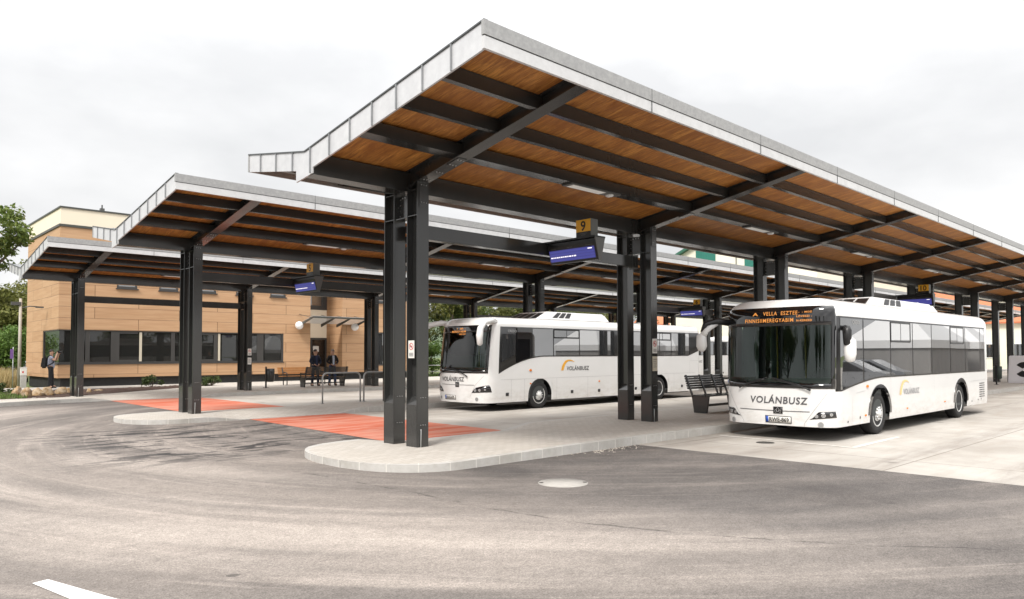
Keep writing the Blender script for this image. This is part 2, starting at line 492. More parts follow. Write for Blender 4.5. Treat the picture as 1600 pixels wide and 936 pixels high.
t.bump(fine, 0.15, 0.006)

# small grey block paving
t = NT('paving')
bk = t.n('ShaderNodeTexBrick')
bk.offset = 0.5
bk.inputs['Scale'].default_value = 1.0
bk.inputs['Brick Width'].default_value = 0.21
bk.inputs['Row Height'].default_value = 0.105
bk.inputs['Mortar Size'].default_value = 0.006
bk.inputs['Mortar Smooth'].default_value = 0.2
bk.inputs['Bias'].default_value = 0.0
bk.inputs['Color1'].default_value = (0.455, 0.422, 0.38, 1)
bk.inputs['Color2'].default_value = (0.53, 0.497, 0.455, 1)
bk.inputs['Mortar'].default_value = (0.33, 0.30, 0.265, 1)
t.l(t.coord(), bk.inputs['Vector'])
big = t.noise(t.coord(), 0.7, 5, 0.6)
c = t.mix(t.math('MULTIPLY', t.ramp(big, [(0.35, 1.0), (0.6, 0.0)]), 0.45), bk.outputs['Color'], (0.44, 0.40, 0.35))
t.set(base=c, rough=0.9, spec=0.25)
t.bump(bk.outputs['Fac'], -0.25, 0.006)

t = NT('kerb_stone')
f = t.noise(t.coord(), 12, 6, 0.7)
g = t.noise(t.coord(), 1.5, 4, 0.6)
c = t.mix(f, (0.40, 0.385, 0.36), (0.56, 0.545, 0.52))
c = t.mix(t.math('MULTIPLY', t.ramp(g, [(0.3, 1.0), (0.55, 0.0)]), 0.4), c, (0.28, 0.25, 0.21))
t.set(base=c, rough=0.9, spec=0.25)

# red surfacing, faded where tyres sweep over it
t = NT('red_surface')
s1 = t.noise(t.coord(scale=(0.5, 3.2, 1)), 1.0, 6, 0.65, 0.3)
s2 = t.noise(t.coord(scale=(0.25, 1.0, 1), loc=(4, 2, 0)), 1.0, 4, 0.6)
fine = t.noise(t.coord(), 45, 3, 0.7)
c = t.mix(t.ramp(s1, [(0.44, 0.0), (0.62, 0.9)]), (0.46, 0.105, 0.054), (0.52, 0.275, 0.21))
c = t.mix(t.math('MULTIPLY', t.ramp(s2, [(0.42, 0.0), (0.58, 1.0)]), 0.6), c, (0.52, 0.22, 0.155))
c = t.mix(0.3, c, t.ramp(fine, [(0.3, 0.40), (0.7, 0.62)]), 'OVERLAY')
t.set(base=c, rough=0.9, spec=0.2)
t.bump(fine, 0.2, 0.006)

t = NT('road_paint')
f = t.noise(t.coord(), 30, 5, 0.7)
t.set(base=t.mix(t.ramp(f, [(0.28, 0.0), (0.42, 1.0)]), (0.48, 0.46, 0.43), (0.70, 0.69, 0.67)), rough=0.7)
t = NT('road_paint_worn')
f = t.noise(t.coord(), 8, 6, 0.7)
t.set(base=t.mix(t.ramp(f, [(0.40, 0.0), (0.62, 1.0)]), (0.50, 0.46, 0.41), (0.70, 0.68, 0.64)), rough=0.8)

t = NT('soil')
f = t.noise(t.coord(), 14, 6, 0.7)
t.set(base=t.mix(f, (0.025, 0.014, 0.010), (0.10, 0.055, 0.04)), rough=0.95)
t.bump(f, 0.8, 0.05)
t = NT('grass')
f = t.noise(t.coord(), 0.5, 6, 0.7)
g = t.noise(t.coord(), 18, 4, 0.7)
c = t.mix(f, (0.055, 0.085, 0.018), (0.13, 0.15, 0.04))
t.set(base=t.mix(0.5, c, g, 'OVERLAY'), rough=0.95)
plain('grass_blade', (0.10, 0.16, 0.03), 0.8, var=0.35, scale=5)
plain('dry_blade', (0.42, 0.33, 0.16), 0.85, var=0.3, scale=5)
t = NT('hill_wood')
f = t.noise(t.coord(), 0.06, 8, 0.7)
t.set(base=t.mix(f, (0.045, 0.075, 0.05), (0.12, 0.15, 0.085)), rough=1.0)
t = NT('rock')
f = t.noise(t.coord(), 4, 6, 0.65)
g = t.noise(t.coord(), 1.5, 3)
c = t.mix(t.ramp(f, [(0.3, 0.0), (0.65, 1.0)]), (0.20, 0.10, 0.04), (0.46, 0.32, 0.17))
t.set(base=t.mix(t.ramp(g, [(0.4, 0.0), (0.6, 0.6)]), c, (0.52, 0.44, 0.33)), rough=0.9)
t.bump(f, 0.5, 0.05)

def leaf(name, a, b, third=None):
    t = NT(name)
    oi = t.n('ShaderNodeNewGeometry')
    r = oi.outputs['Random Per Island']
    c = t.mix(r, a, b)
    if third:
        big = t.noise(t.coord(), 0.55, 3, 0.6)
        c = t.mix(t.ramp(big, [(0.52, 0.0), (0.66, 0.8)]), c, third)
    t.set(base=c, rough=0.6, spec=0.3)
    tl = t.n('ShaderNodeBsdfTranslucent')
    t.l(c, tl.inputs['Color'])
    mx = t.n('ShaderNodeMixShader')
    mx.inputs['Fac'].default_value = 0.3
    t.l(t.p.outputs['BSDF'], mx.inputs[1])
    t.l(tl.outputs['BSDF'], mx.inputs[2])
    t.l(mx.outputs['Shader'], t.out.inputs['Surface'])
leaf('leaf_dark', (0.035, 0.06, 0.014), (0.10, 0.13, 0.03), (0.20, 0.185, 0.05))
leaf('leaf_maple', (0.07, 0.115, 0.022), (0.17, 0.21, 0.045), (0.32, 0.15, 0.035))
leaf('leaf_bright', (0.07, 0.13, 0.025), (0.16, 0.25, 0.055))
leaf('leaf_olive', (0.08, 0.095, 0.02), (0.20, 0.20, 0.055))
leaf('leaf_shrub', (0.03, 0.05, 0.015), (0.08, 0.11, 0.03))

# ------------------------------------------------------------------ mesh helpers
class MB:
    def __init__(s):
        s.v, s.f, s.m, s.sm = [], [], [], []
    def face(s, idx, mi=0, smooth=False):
        s.f.append(tuple(idx)); s.m.append(mi); s.sm.append(smooth)
    def quad(s, a, b, c, d, mi=0):
        i = len(s.v); s.v += [tuple(a), tuple(b), tuple(c), tuple(d)]
        s.face((i, i+1, i+2, i+3), mi)
    def poly(s, pts, mi=0):
        i = len(s.v); s.v += [tuple(p) for p in pts]
        s.face(range(i, i+len(pts)), mi)
    def hexa(s, p, mi=0):
        """8 points: bottom ring 0-3 (counter-clockwise from above), top ring 4-7"""
        i = len(s.v); s.v += [tuple(q) for q in p]
        for f in ((3, 2, 1, 0), (4, 5, 6, 7), (0, 1, 5, 4), (1, 2, 6, 5), (2, 3, 7, 6), (3, 0, 4, 7)):
            s.face([i+k for k in f], mi)
    def box(s, x0, x1, y0, y1, z0, z1, mi=0):
        s.hexa([(x0, y0, z0), (x1, y0, z0), (x1, y1, z0), (x0, y1, z0), (x0, y0, z1), (x1, y0, z1), (x1, y1, z1), (x0, y1, z1)], mi)
    def slab(s, x0, x1, y0, y1, zf, d0, d1, mi=0):
        """box whose bottom/top follow zf(y)+d0 / zf(y)+d1"""
        a, b = zf(y0), zf(y1)
        s.hexa([(x0, y0, a+d0), (x1, y0, a+d0), (x1, y1, b+d0), (x0, y1, b+d0), (x0, y0, a+d1), (x1, y0, a+d1), (x1, y1, b+d1), (x0, y1, b+d1)], mi)
    def prism(s, pts, vec, mi=0):
        """extrude a planar polygon by vec"""
        n = len(pts); i = len(s.v); V = Vector(vec)
        s.v += [tuple(p) for p in pts] + [tuple(Vector(p)+V) for p in pts]
        s.face([i+k for k in range(n)][::-1], mi); s.face([i+n+k for k in range(n)], mi)
        for k in range(n):
            j = (k+1) % n
            s.face((i+k, i+j, i+n+j, i+n+k), mi)
    def tube(s, pts, r, seg=8, mi=0, caps=True, flat=None):
        pts = [Vector(p) for p in pts]; n = len(pts)
        rs = r if isinstance(r, (list, tuple)) else [r]*n
        i0 = len(s.v); ref = None
        for k, p in enumerate(pts):
            d = (pts[min(k+1, n-1)]-pts[max(k-1, 0)]).normalized()
            if ref is None:
                ref = Vector((0, 0, 1)) if abs(d.z) < 0.9 else Vector((1, 0, 0))
            a = d.cross(ref).normalized(); b = a.cross(d).normalized(); ref = b
            for q in range(seg):
                t = 2*pi*q/seg
                fa, fb = flat if flat else (1, 1)
                s.v.append(tuple(p + a*cos(t)*rs[k]*fa + b*sin(t)*rs[k]*fb))
        for k in range(n-1):
            for q in range(seg):
                w = (q+1) % seg
                s.face((i0+k*seg+q, i0+k*seg+w, i0+(k+1)*seg+w, i0+(k+1)*seg+q), mi, True)
        if caps:
            s.face([i0+q for q in range(seg)][::-1], mi); s.face([i0+(n-1)*seg+q for q in range(seg)], mi)
    def cyl(s, c, axis, r, h, seg=16, mi=0):
        c = Vector(c); A = Vector(axis).normalized()
        s.tube([c, c+A*h], r, seg, mi)
    def lathe(s, c, axis, prof, seg=24, mi=0, closed=False):
        """prof: list of (radius, distance along axis)"""
        c = Vector(c); A = Vector(axis).normalized()
        R = Vector((0, 0, 1)) if abs(A.z) < 0.9 else Vector((1, 0, 0))
        a = A.cross(R).normalized(); b = A.cross(a).normalized()
        i0 = len(s.v); n = len(prof)
        for (r, h) in prof:
            for q in range(seg):
                t = 2*pi*q/seg
                s.v.append(tuple(c + A*h + a*cos(t)*r + b*sin(t)*r))
        for k in range(n-1):
            for q in range(seg):
                w = (q+1) % seg
                s.face((i0+k*seg+q, i0+k*seg+w, i0+(k+1)*seg+w, i0+(k+1)*seg+q), mi, True)
        s.face([i0+q for q in range(seg)], mi); s.face([i0+(n-1)*seg+q for q in range(seg)][::-1], mi)
    def sphere(s, c, r, su=16, sv=10, mi=0):
        rr = r if isinstance(r, (list, tuple)) else (r, r, r)
        i0 = len(s.v)
        for k in range(sv+1):
            ph = -pi/2+pi*k/sv
            for q in range(su):
                th = 2*pi*q/su
                s.v.append((c[0]+rr[0]*cos(ph)*cos(th), c[1]+rr[1]*cos(ph)*sin(th), c[2]+rr[2]*sin(ph)))
        for k in range(sv):
            for q in range(su):
                w = (q+1) % su
                s.face((i0+k*su+q, i0+k*su+w, i0+(k+1)*su+w, i0+(k+1)*su+q), mi, True)
    def ibeam_x(s, x0, x1, yc, z0, z1, w, tf=0.018, tw=0.014, mi=0):
        s.box(x0, x1, yc-w/2, yc+w/2, z0, z0+tf, mi); s.box(x0, x1, yc-w/2, yc+w/2, z1-tf, z1, mi)
        s.box(x0, x1, yc-tw/2, yc+tw/2, z0+tf, z1-tf, mi)
    def mesh(s, name, mats, bevel=0.0, weld=False):
        me = bpy.data.meshes.new(name)
        me.from_pydata(s.v, [], s.f)
        for m in (mats if isinstance(mats, (list, tuple)) else [mats]):
            me.materials.append(MATS[m])
        me.polygons.foreach_set('material_index', s.m)
        me.polygons.foreach_set('use_smooth', s.sm)
        bm = bmesh.new(); bm.from_mesh(me)
        if weld:
            bmesh.ops.remove_doubles(bm, verts=bm.verts, dist=1e-5)
        bmesh.ops.recalc_face_normals(bm, faces=bm.faces)
        if bevel:
            es = [e for e in bm.edges if len(e.link_faces) == 2 and e.calc_face_angle(0) > radians(40)]
            bmesh.ops.bevel(bm, geom=es, offset=bevel, segments=2, affect='EDGES', clamp_overlap=True)
        bm.to_mesh(me); bm.free()
        me.update()
        return me
    def build(s, name, mats, parent=None, bevel=0.0, weld=False, loc=None):
        o = bpy.data.objects.new(name, s.mesh(name, mats, bevel, weld))
        COL.objects.link(o)
        if parent:
            o.parent = parent
        if loc:
            o.location = loc
        return o

def tag(o, label=None, cat=None, group=None, kind=None):
    for k, v in (('label', label), ('category', cat), ('group', group), ('kind', kind)):
        if v:
            o[k] = v
    return o
def thing(name, loc, label, cat, rotz=0.0, group=None):
    o = bpy.data.objects.new(name, None)
    o.empty_display_size = 0.3
    COL.objects.link(o)
    o.location = loc
    o.rotation_euler = (0, 0, rotz)
    return tag(o, label, cat, group)
def copy_tree(o, parent=None):
    c = o.copy()
    COL.objects.link(c)
    if parent:
        c.parent = parent
        c.matrix_parent_inverse = o.matrix_parent_inverse.copy()
    for ch in list(o.children):
        copy_tree(ch, c)
    return c

_tc = {}
def text_geo(s, size, bold=0.0, shear=0.0, spacing=1.0, font_aspect=1.0):
    """flat text as (verts2d, faces), left edge at 0, baseline at 0"""
    cu = bpy.data.curves.new('t', 'FONT')
    cu.body = s; cu.size = size; cu.shear = shear; cu.space_character = spacing
    cu.offset = bold; cu.resolution_u = 3
    ob = bpy.data.objects.new('t', cu)
    COL.objects.link(ob)
    dg = bpy.context.evaluated_depsgraph_get()
    dg.update()
    me = ob.evaluated_get(dg).to_mesh()
    V = [(v.co.x*font_aspect, v.co.y) for v in me.vertices]
    Fs = [tuple(p.vertices) for p in me.polygons]
    ob.evaluated_get(dg).to_mesh_clear()
    bpy.data.objects.remove(ob); bpy.data.curves.remove(cu)
    if V:
        mn = min(v[0] for v in V)
        V = [(a-mn, b) for a, b in V]
    return V, Fs
def put_text(mb, s, size, fn, mi=0, align='L', k_fit=None, **k):
    V, Fs = text_geo(s, size, **k)
    if not V:
        return 0
    fit = k_fit
    w = max(v[0] for v in V)
    if fit:
        V = [(a*fit/w, b) for a, b in V]
        w = fit
    dx = {'L': 0, 'C': -w/2, 'R': -w}[align]
    i = len(mb.v)
    mb.v += [tuple(fn(a+dx, b)) for a, b in V]
    for f in Fs:
        mb.face([i+q for q in f], mi)
    return w

# ================================================================== THE SETTING
def sheet(name, pts, z, m, lab=None):
    b = MB(); b.poly([(x, y, z) for x, y in pts])
    return tag(b.build(name, m), lab, kind='structure')
g = MB()
g.poly([(900*cos(2*pi*k/64)+100, 900*sin(2*pi*k/64)+100, -0.03) for k in range(64)])
tag(g.build('ground', 'grass'), kind='structure')
sheet('road', [(-90, -90), (11.35, -90), (11.35, 33.5), (-90, 33.5)], 0.0, 'asphalt')
sheet('concrete_apron', [(11.35, -60), (95, -60), (95, 33.5), (11.35, 33.5)], 0.0, 'concrete')
sheet('red_crossing', [(8.25, 11.9), (11.35, 11.9), (11.42, 19.3), (8.55, 19.3)], 0.005, 'red_surface')
sheet('red_crossing', [(8.2, 21.6), (11.5, 21.6), (11.6, 30.8), (8.3, 30.8)], 0.005, 'red_surface')
sheet('road_marking', [(1.245, 6.49), (1.353, 6.52), (1.87, 4.67), (1.60, 4.60)], 0.005, 'road_paint')
mk = MB()
mk.poly([(13.70, 5.35, .005), (13.82, 5.35, .005), (13.95, 8.2, .005), (13.83, 8.2, .005)])
mk.poly([(13.82, 5.35, .005), (16.2, 5.40, .005), (16.2, 5.51, .005), (13.82, 5.47, .005)])
tag(mk.build('bay_marking', 'road_paint_worn'), kind='structure')

def island(name, ylo, yhi, xn, x_end, drops, a=1.35, p=2.4):
    W = (yhi-ylo)/2; yc = (yhi+ylo)/2
    xs = [xn + a*(1-cos(pi/2*k/14)) for k in range(15)]
    xs += [x for x in [xn+a+0.3*k for k in range(1, 22)]] + [14, 16, 20, 30, 45, x_end]
    xs = sorted(set(round(x, 3) for x in xs))
    def half(x):
        u = min(1.0, (x-xn)/a)
        return W*max(0.02, (1-(1-u)**p))**(1/p)
    def kz(x, side):
        top = 0.112+0.038*min(max((x-6.6)/2.6, 0), 1)
        if side not in drops:
            return top
        d = min(max((x-7.5)/0.8, 0), 1)*min(max((12.0-x)/0.8, 0), 1)
        return top-(top-0.015)*d
    pv, kb = MB(), MB()
    rows = []
    for x in xs:
        h = half(x)
        k = min(0.15, h*0.3)
        i = min(1.1, h*0.6)
        zl, zh = kz(x, -1), kz(x, 1)
        tp = 0.112+0.038*min(max((x-6.6)/2.6, 0), 1)
        zi = tp+(0.15-tp)*min(1, (x-xn)/1.2)
        rows.append([(x, yc-h, -.02), (x, yc-h, zl), (x, yc-h+k, zl), (x, yc-h+k+i*.9, zi), (x, yc+h-k-i*.9, zi), (x, yc+h-k, zh), (x, yc+h, zh), (x, yc+h, -.02)])
    for r, s in zip(rows, rows[1:]):
        for c in range(7):
            (kb if c in (0, 1, 5, 6) else pv).quad(r[c], s[c], s[c+1], r[c+1])
    r = rows[0]
    kb.poly([r[0], r[1], r[6], r[7]])
    kb.poly([r[1], r[2], r[5], r[6]])
    tag(pv.build('pavement', 'paving', weld=True), kind='structure')
    kob = tag(kb.build('kerb', 'kerb_stone', weld=True), kind='structure')
    # mortar joints between the kerb stones
    jt = MB(); acc = 0
    P = [(x, yc-half(x), kz(x, -1)) for x in xs if x < 16]
    P = [(x, yc+half(x), kz(x, 1)) for x in reversed(xs) if x < xn+a] + P
    for q, w in zip(P, P[1:]):
        d = Vector(w)-Vector(q); L = d.length
        n = Vector((d.y, -d.x, 0)).normalized() if L > 1e-6 else Vector((0, -1, 0))
        while acc < L and L > 1e-6:
            c = Vector(q)+d*(acc/L); tdir = d.normalized()*0.009
            jt.hexa([c-tdir+n*.003+Vector((0, 0, -c.z-.01)), c+tdir+n*.003+Vector((0, 0, -c.z-.01)), c+tdir-n*.14+Vector((0, 0, -c.z-.01)), c-tdir-n*.14+Vector((0, 0, -c.z-.01)),
                     c-tdir+n*.003+Vector((0, 0, .003)), c+tdir+n*.003+Vector((0, 0, .003)), c+tdir-n*.14+Vector((0, 0, .003)), c-tdir-n*.14+Vector((0, 0, .003))])
            acc += 0.48
        acc -= L
    jt.build('mortar_joints', 'joint_mortar', kob)
island('island_near', 8.45, 12.05, 5.86, 90, (1,))
island('island_mid', 19.02, 21.95, 5.72, 90, (-1, 1))

# pavement in front of the building, with its kerb along the road
edge = [(-30, 17.0), (-8, 24.5), (2, 28.6), (4.7, 29.75), (6.6, 30.45), (7.6, 30.6), (8.3, 30.6), (11.6, 30.6), (12.4, 30.7), (90, 30.7)]
def ez(x):
    d = min(max((x-7.6)/0.7, 0), 1)*min(max((12.3-x)/0.7, 0), 1)
    return 0.14-0.115*d
pv, kb = MB(), MB()
for (a, b) in zip(edge, edge[1:]):
    za, zb = ez(a[0]), ez(b[0])
    kb.quad((a[0], a[1], -.02), (b[0], b[1], -.02), (b[0], b[1], zb), (a[0], a[1], za))
    kb.quad((a[0], a[1], za), (b[0], b[1], zb), (b[0], b[1]+.15, zb), (a[0], a[1]+.15, za))
    pv.quad((a[0], a[1]+.15, za), (b[0], b[1]+.15, zb), (b[0], b[1]+1.4, .15), (a[0], a[1]+1.4, .15))
    pv.quad((a[0], a[1]+1.4, .15), (b[0], b[1]+1.4, .15), (b[0], max(33.4, b[1]+2.6), .15), (a[0], max(a[1]+2.6, 33.4) if a[0] > 0 else a[1]+2.6, .15))
tag(pv.build('pavement', 'paving', weld=True), kind='structure')
tag(kb.build('kerb', 'kerb_stone', weld=True), kind='structure')
sheet('pavement', [(15.2, 33.3), (90, 33.3), (90, 42.6), (15.2, 42.6)], 0.146, 'paving')
sheet('pavement', [(6.0, 33.3), (15.25, 33.3), (15.25, 38.45), (6.0, 38.45)], 0.144, 'paving')
sheet('path', [(5.0, 38.6), (15.3, 38.6), (15.3, 42.6), (5.0, 42.6)], 0.15, 'concrete')
pk = MB(); pk.box(4.0, 15.2, 38.45, 38.6, 0.0, 0.19)
tag(pk.build('kerb', 'kerb_stone'), kind='structure')
bd = MB()
nx, ny = 150, 50
def bz(u, v):
    return 0.150 + 0.06*sin(pi*v)*min(1, 4*u) + (0.05*mnoise.noise(Vector((u*30, v*9, 0)))+0.045*mnoise.noise(Vector((u*110, v*48, 3))))*sin(pi*v)**.5
for i in range(nx+1):
    for j in range(ny+1):
        u, v = i/nx, j/ny
        x = 2.0+13.2*u
        yf = min(38.3, max(31.75, 31.75+0.84*(x-6.9)))
        bd.v.append((x, yf+(38.46-yf)*v, bz(u, v)))
for i in range(nx):
    for j in range(ny):
        k = i*(ny+1)+j
        bd.face((k, k+ny+1, k+ny+2, k+1), 0, True)
tag(bd.build('planting_bed', 'soil'), kind='structure')

# far hill, hazy with distance in the photograph only faintly
hb = MB()
nh = 60
for i in range(nh+1):
    a = radians(50+60*i/nh)
    for j in range(9):
        d = 420+60*j
        h = 50*sin(pi*j/8)**0.8*(0.55+0.45*sin((a-radians(50))*2.2+0.4))*(1+0.12*mnoise.noise(Vector((i*.35, j*.7, 2))))
        hb.v.append((d*cos(a), d*sin(a), h-1))
for i in range(nh):
    for j in range(8):
        k = i*9+j
        hb.face((k, k+9, k+10, k+1), 0, True)
tag(hb.build('hill', 'hill_wood'), kind='structure')

# ================================================================== PLATFORM CANOPIES
BAY = 6.672
def zt(y):
    return 4.937-0.159*(y-0.62) if y < 0.62 else 4.937+0.174*(y-0.62)

def make_column():
    """H-section with a boxed, sloped foot; origin at the middle of its -Y flange at ground"""
    b = MB()
    w, d, H = 0.12, 0.31, 4.66
    for z in (0.52, 0.98, 4.30, 4.60):
        for x in (-.05, 0, .05):
            b.cyl((x, 0.003 if z < 2 else -.010, z), (0, -1, 0), 0.011, 0.014, 6, 1)
    for z in (4.15, 4.25, 4.35, 4.45):
        for x in (-.07, .07):
            b.cyl((x, .308, z), (0, 1, 0), 0.012, 0.014, 6, 1)
    b.box(-w, w, 0, 0.022, 0, H); b.box(-w, w, d-0.022, d, 0, H)
    b.box(-0.012, 0.012, 0.022, d-0.022, 0, H)
    for s in (-1, 1):                                  # foot casing
        x1, x0 = s*w, s*0.012
        lo, hi = min(x0, x1), max(x0, x1)
        za, zb = (0.86, 1.0) if s < 0 else (1.0, 0.86)
        b.hexa([(lo, .022, 0), (hi, .022, 0), (hi, d-.022, 0), (lo, d-.022, 0), (lo, .022, za), (hi, .022, zb), (hi, d-.022, zb), (lo, d-.022, za)])
    for s in (-1, 1):                                  # stiffener plates
        b.box(min(s*.012, s*.115), max(s*.012, s*.115), .022, d-.022, 4.08, 4.095)
        b.box(min(s*.012, s*.115), max(s*.012, s*.115), .022, d-.022, 4.52, 4.535)
    b.box(-.09, .09, -.012, 0, 4.22, H)                # splice plate
    return b.mesh('column', ['steel', 'bolt'], bevel=0.003)
COLUMN_ME = make_column()
def make_rafter():
    b = MB()
    for y0, y1, d0, d1 in ((0.0, -3.60, .375, .275), (.31, 0.0, .41, .375), (.68, .31, .41, .41), (.99, .68, .40, .41), (2.60, .99, .26, .40)):
        def dd(y):
            return d0+(d1-d0)*(y-y0)/(y1-y0)
        ya, yb = min(y0, y1), max(y0, y1)
        za, zb = zt(ya), zt(yb)
        for x, t0, t1 in ((.125, lambda y: -dd(y), lambda y: -dd(y)+.022), (.011, lambda y: -dd(y)+.022, lambda y: -.10), (.10, lambda y: -.10, lambda y: -.084)):
            b.hexa([(-x, ya, za+t0(ya)), (x, ya, za+t0(ya)), (x, yb, zb+t0(yb)), (-x, yb, zb+t0(yb)),
                    (-x, ya, za+t1(ya)), (x, ya, za+t1(ya)), (x, yb, zb+t1(yb)), (-x, yb, zb+t1(yb))])
    for y in (-2.8, -1.93):                            # cleats
        b.box(-.10, -.011, y-.005, y+.005, zt(y)-.26, zt(y)-.10); b.box(.011, .10, y-.005, y+.005, zt(y)-.26, zt(y)-.10)
    # splice plates under the haunch
    b.slab(-.09, .09, -1.05, -0.75, lambda y: zt(y)-(.375+(-.10)*(-y/3.6)), -.014, 0.0)
    for y in (-2.80, -1.93):
        for dz in (-.13, -.19, -.25):
            for s in (-1, 1):
                b.cyl((s*.009, y+.06, zt(y)+dz), (s, 0, 0), .013, .016, 6, 1)
    for y in (-.10, -.45, -1.0, -.80):
        zz = zt(y)-(.375-.10*(-y/3.6))
        for x in (-.06, 0, .06):
            b.cyl((x, y, zz+.003), (0, 0, -1), .011, .025 if y < -.7 else .013, 6, 1)
    return b.mesh('rafter', ['steel', 'bolt'])
RAFTER_ME = make_rafter()
def make_link():
    b = MB()
    b.box(-.012, .012, .31, .68, 4.08, 4.50)
    b.box(-.10, .10, .31, .68, 4.075, 4.09)
    for z in (4.14, 4.24, 4.34, 4.44):
        for y in (.35, .64):
            b.cyl((-.012, y, z), (-1, 0, 0), .013, .012, 6, 1)
    for y in (.42, .495, .57):
        b.cyl((-.012, y, 4.46), (-1, 0, 0), .013, .012, 6, 1)
    return b.mesh('link_plate', ['steel', 'bolt'])
LINK_ME = make_link()

def canopy(name, Y0, nb, dz, label, ties, notch=None):
    root = thing(name, (7.53, Y0, dz), label, 'bus shelter', group='parallel platform canopies')
    def inst(nm, me, x, y, par=root):
        o = bpy.data.objects.new(nm, me); COL.objects.link(o)
        o.parent = par; o.location = (x, y, 0)
        return o
    xa, xb = -1.88, nb*BAY+1.88
    for n in range(nb+1):
        for y in (0, .68):
            inst('column', COLUMN_ME, n*BAY, y)
        inst('rafter', RAFTER_ME, n*BAY, 0)
        inst('link_plate', LINK_ME, n*BAY, 0)
    # earthing strap on the first columns
    for n in range(2):
        b = MB(); b.tube([(n*BAY-.055, -.012, .02), (n*BAY-.05, -.014, .30), (n*BAY-.045, -.012, .43), (n*BAY-.045, -.004, .45)], .011, 6)
        b.build('earthing_cable', 'galvanised', root)
    b = MB(); b.ibeam_x(xa+.02, xb-.02, .50, 4.54, 4.875, .30, .022, .016)
    b.box(xa+.02, xb-.02, .36, .372, 4.56, 4.86)
    b.build('main_beam', 'steel', root)
    for y in (-2.80, -1.93):
        b = MB(); b.ibeam_x(xa+.02, xb-.02, y, zt(y)-.285, zt(y)-.085, .10, .012, .09)
        b.build('purlin', 'steel', root)
    b = MB(); b.box(xa+.02, xb-.02, -1.07, -.79, zt(-.93)-.285, zt(-.93)-.10)
    b.build('lighting_beam', 'steel', root)
    b = MB(); b.ibeam_x(xa+.02, xb-.02, 1.8, zt(1.8)-.26, zt(1.8)-.085, .10, .012, .09)
    b.build('purlin', 'steel', root)
    b = MB(); b.slab(xa+.02, xb-.02, -3.66, .50, zt, -.083, -.045); b.slab(xa+.02, xb-.02, .74, 2.64, zt, -.083, -.045)
    b.build('board_soffit', 'soffit_boards', root)
    b = MB(); b.slab(xa+.01, xb-.01, -3.66, .62, zt, -.044, -.004); b.slab(xa+.01, xb-.01, .62, 2.64, zt, -.044, -.004)
    k = 0
    x = xa+.5
    while x < xb:
        b.slab(x-.012, x+.012, -3.66, .60, zt, -.004, .03); b.slab(x-.012, x+.012, .64, 2.64, zt, -.004, .03)
        x += .55
    b.build('roof_sheet', 'roof_sheet', root)
    # eaves on the high side: two bands with a shadow gap
    b = MB()
    ye = -3.69; z1 = zt(ye)
    b.box(xa-.02, xb+.02, ye-.022, ye+.03, z1-.165, z1+.012, 0)
    b.box(xa, xb, ye-.004, ye+.03, z1-.178, z1-.165, 2)
    b.box(xa-.012, xb+.012, ye-.014, ye+.03, z1-.328, z1-.178, 1)
    x = xa+3.3
    while x < xb:
        b.box(x-.004, x+.004, ye-.0245, ye+.01, z1-.330, z1+.0145, 2)
        x += 3.3
    b.build('eaves_fascia', ['zinc_upper', 'zinc_lower', 'dark_cap'], root)
    b = MB()
    yl = 2.67; z2 = zt(yl)
    b.box(xa-.012, xb+.012, yl-.03, yl+.016, z2-.30, z2+.008, 0)
    b.build('eaves_fascia', ['zinc_upper'], root)
    # end panels with standing seams
    for xs, s in ((xa, -1), (xb, 1)):
        b = MB()
        x0, x1 = min(xs, xs-s*.03), max(xs, xs-s*.03)
        b.slab(x0, x1, -3.66, .36, zt, -.328, .0, 0)
        b.hexa([(x0, .36, zt(.36)-.328-.09), (x1, .36, zt(.36)-.328-.09), (x1, .90, 4.50), (x0, .90, 4.50), (x0, .36, zt(.36)), (x1, .36, zt(.36)), (x1, .90, zt(.90)), (x0, .90, zt(.90))], 0)
        b.slab(x0, x1, .90, 2.64, zt, -.30, .0, 0)
        b.slab(min(xs+s*.016, xs-s*.05), max(xs+s*.016, xs-s*.05), -3.70, .62, zt, .001, .022, 2)
        b.slab(min(xs+s*.016, xs-s*.05), max(xs+s*.016, xs-s*.05), .62, 2.68, zt, .001, .022, 2)
        y = -3.09
        while y < 2.6:
            b.slab(min(xs, xs+s*.028), max(xs, xs+s*.028), y-.007, y+.007, zt, -.332 if y < .36 else (-.40 if y < .9 else -.304), .0, 1)
            y += .585
        b.build('end_fascia', ['zinc_panel', 'zinc_seam', 'dark_cap'], root)
    # tie beams that carry the departure boards
    for n in ties:
        b = MB()
        b.box(n*BAY+.115, (n+1)*BAY-.125, .40, .58, 3.76, 4.01)
        b.box((n+1)*BAY-.125, (n+1)*BAY-.112, .36, .62, 3.72, 4.05)
        b.build('tie_beam', 'steel_light' if n else 'steel', root, bevel=.006)
    for n in range(nb):
        x = n*BAY
        zz = zt(-.93)-.285
        b = MB(); b.box(x+2.62, x+4.10, -1.055, -.805, zz-.030, zz-.001)
        lf = b.build('light_fixture', 'steel_light', root, bevel=.004)
        b = MB(); b.box(x+2.72, x+3.66, -1.02, -.84, zz-.036, zz-.0305)
        b.build('diffuser', 'lamp_diffuser', lf)
        b = MB(); b.lathe((x+3.88, -.93, zz-.030), (0, 0, -1), [(.085, .0), (.085, .02), (.06, .04), (.0, .045)], 16)
        b.build('sensor', 'white_metal', lf)
    return root
canopy('bus_canopy', 10.05, 11, 0.0, 'big platform canopy over the boards 9 and 10 and the city bus bay', (0, 3))
canopy('bus_canopy', 20.06, 11, 0.0, 'platform canopy over the boards 5 and 6, between the other two canopies', (0, 3))
canopy('bus_canopy', 31.75, 10, 0.03, 'platform canopy beside the timber clad station building, without a numbered board', (0, 3))

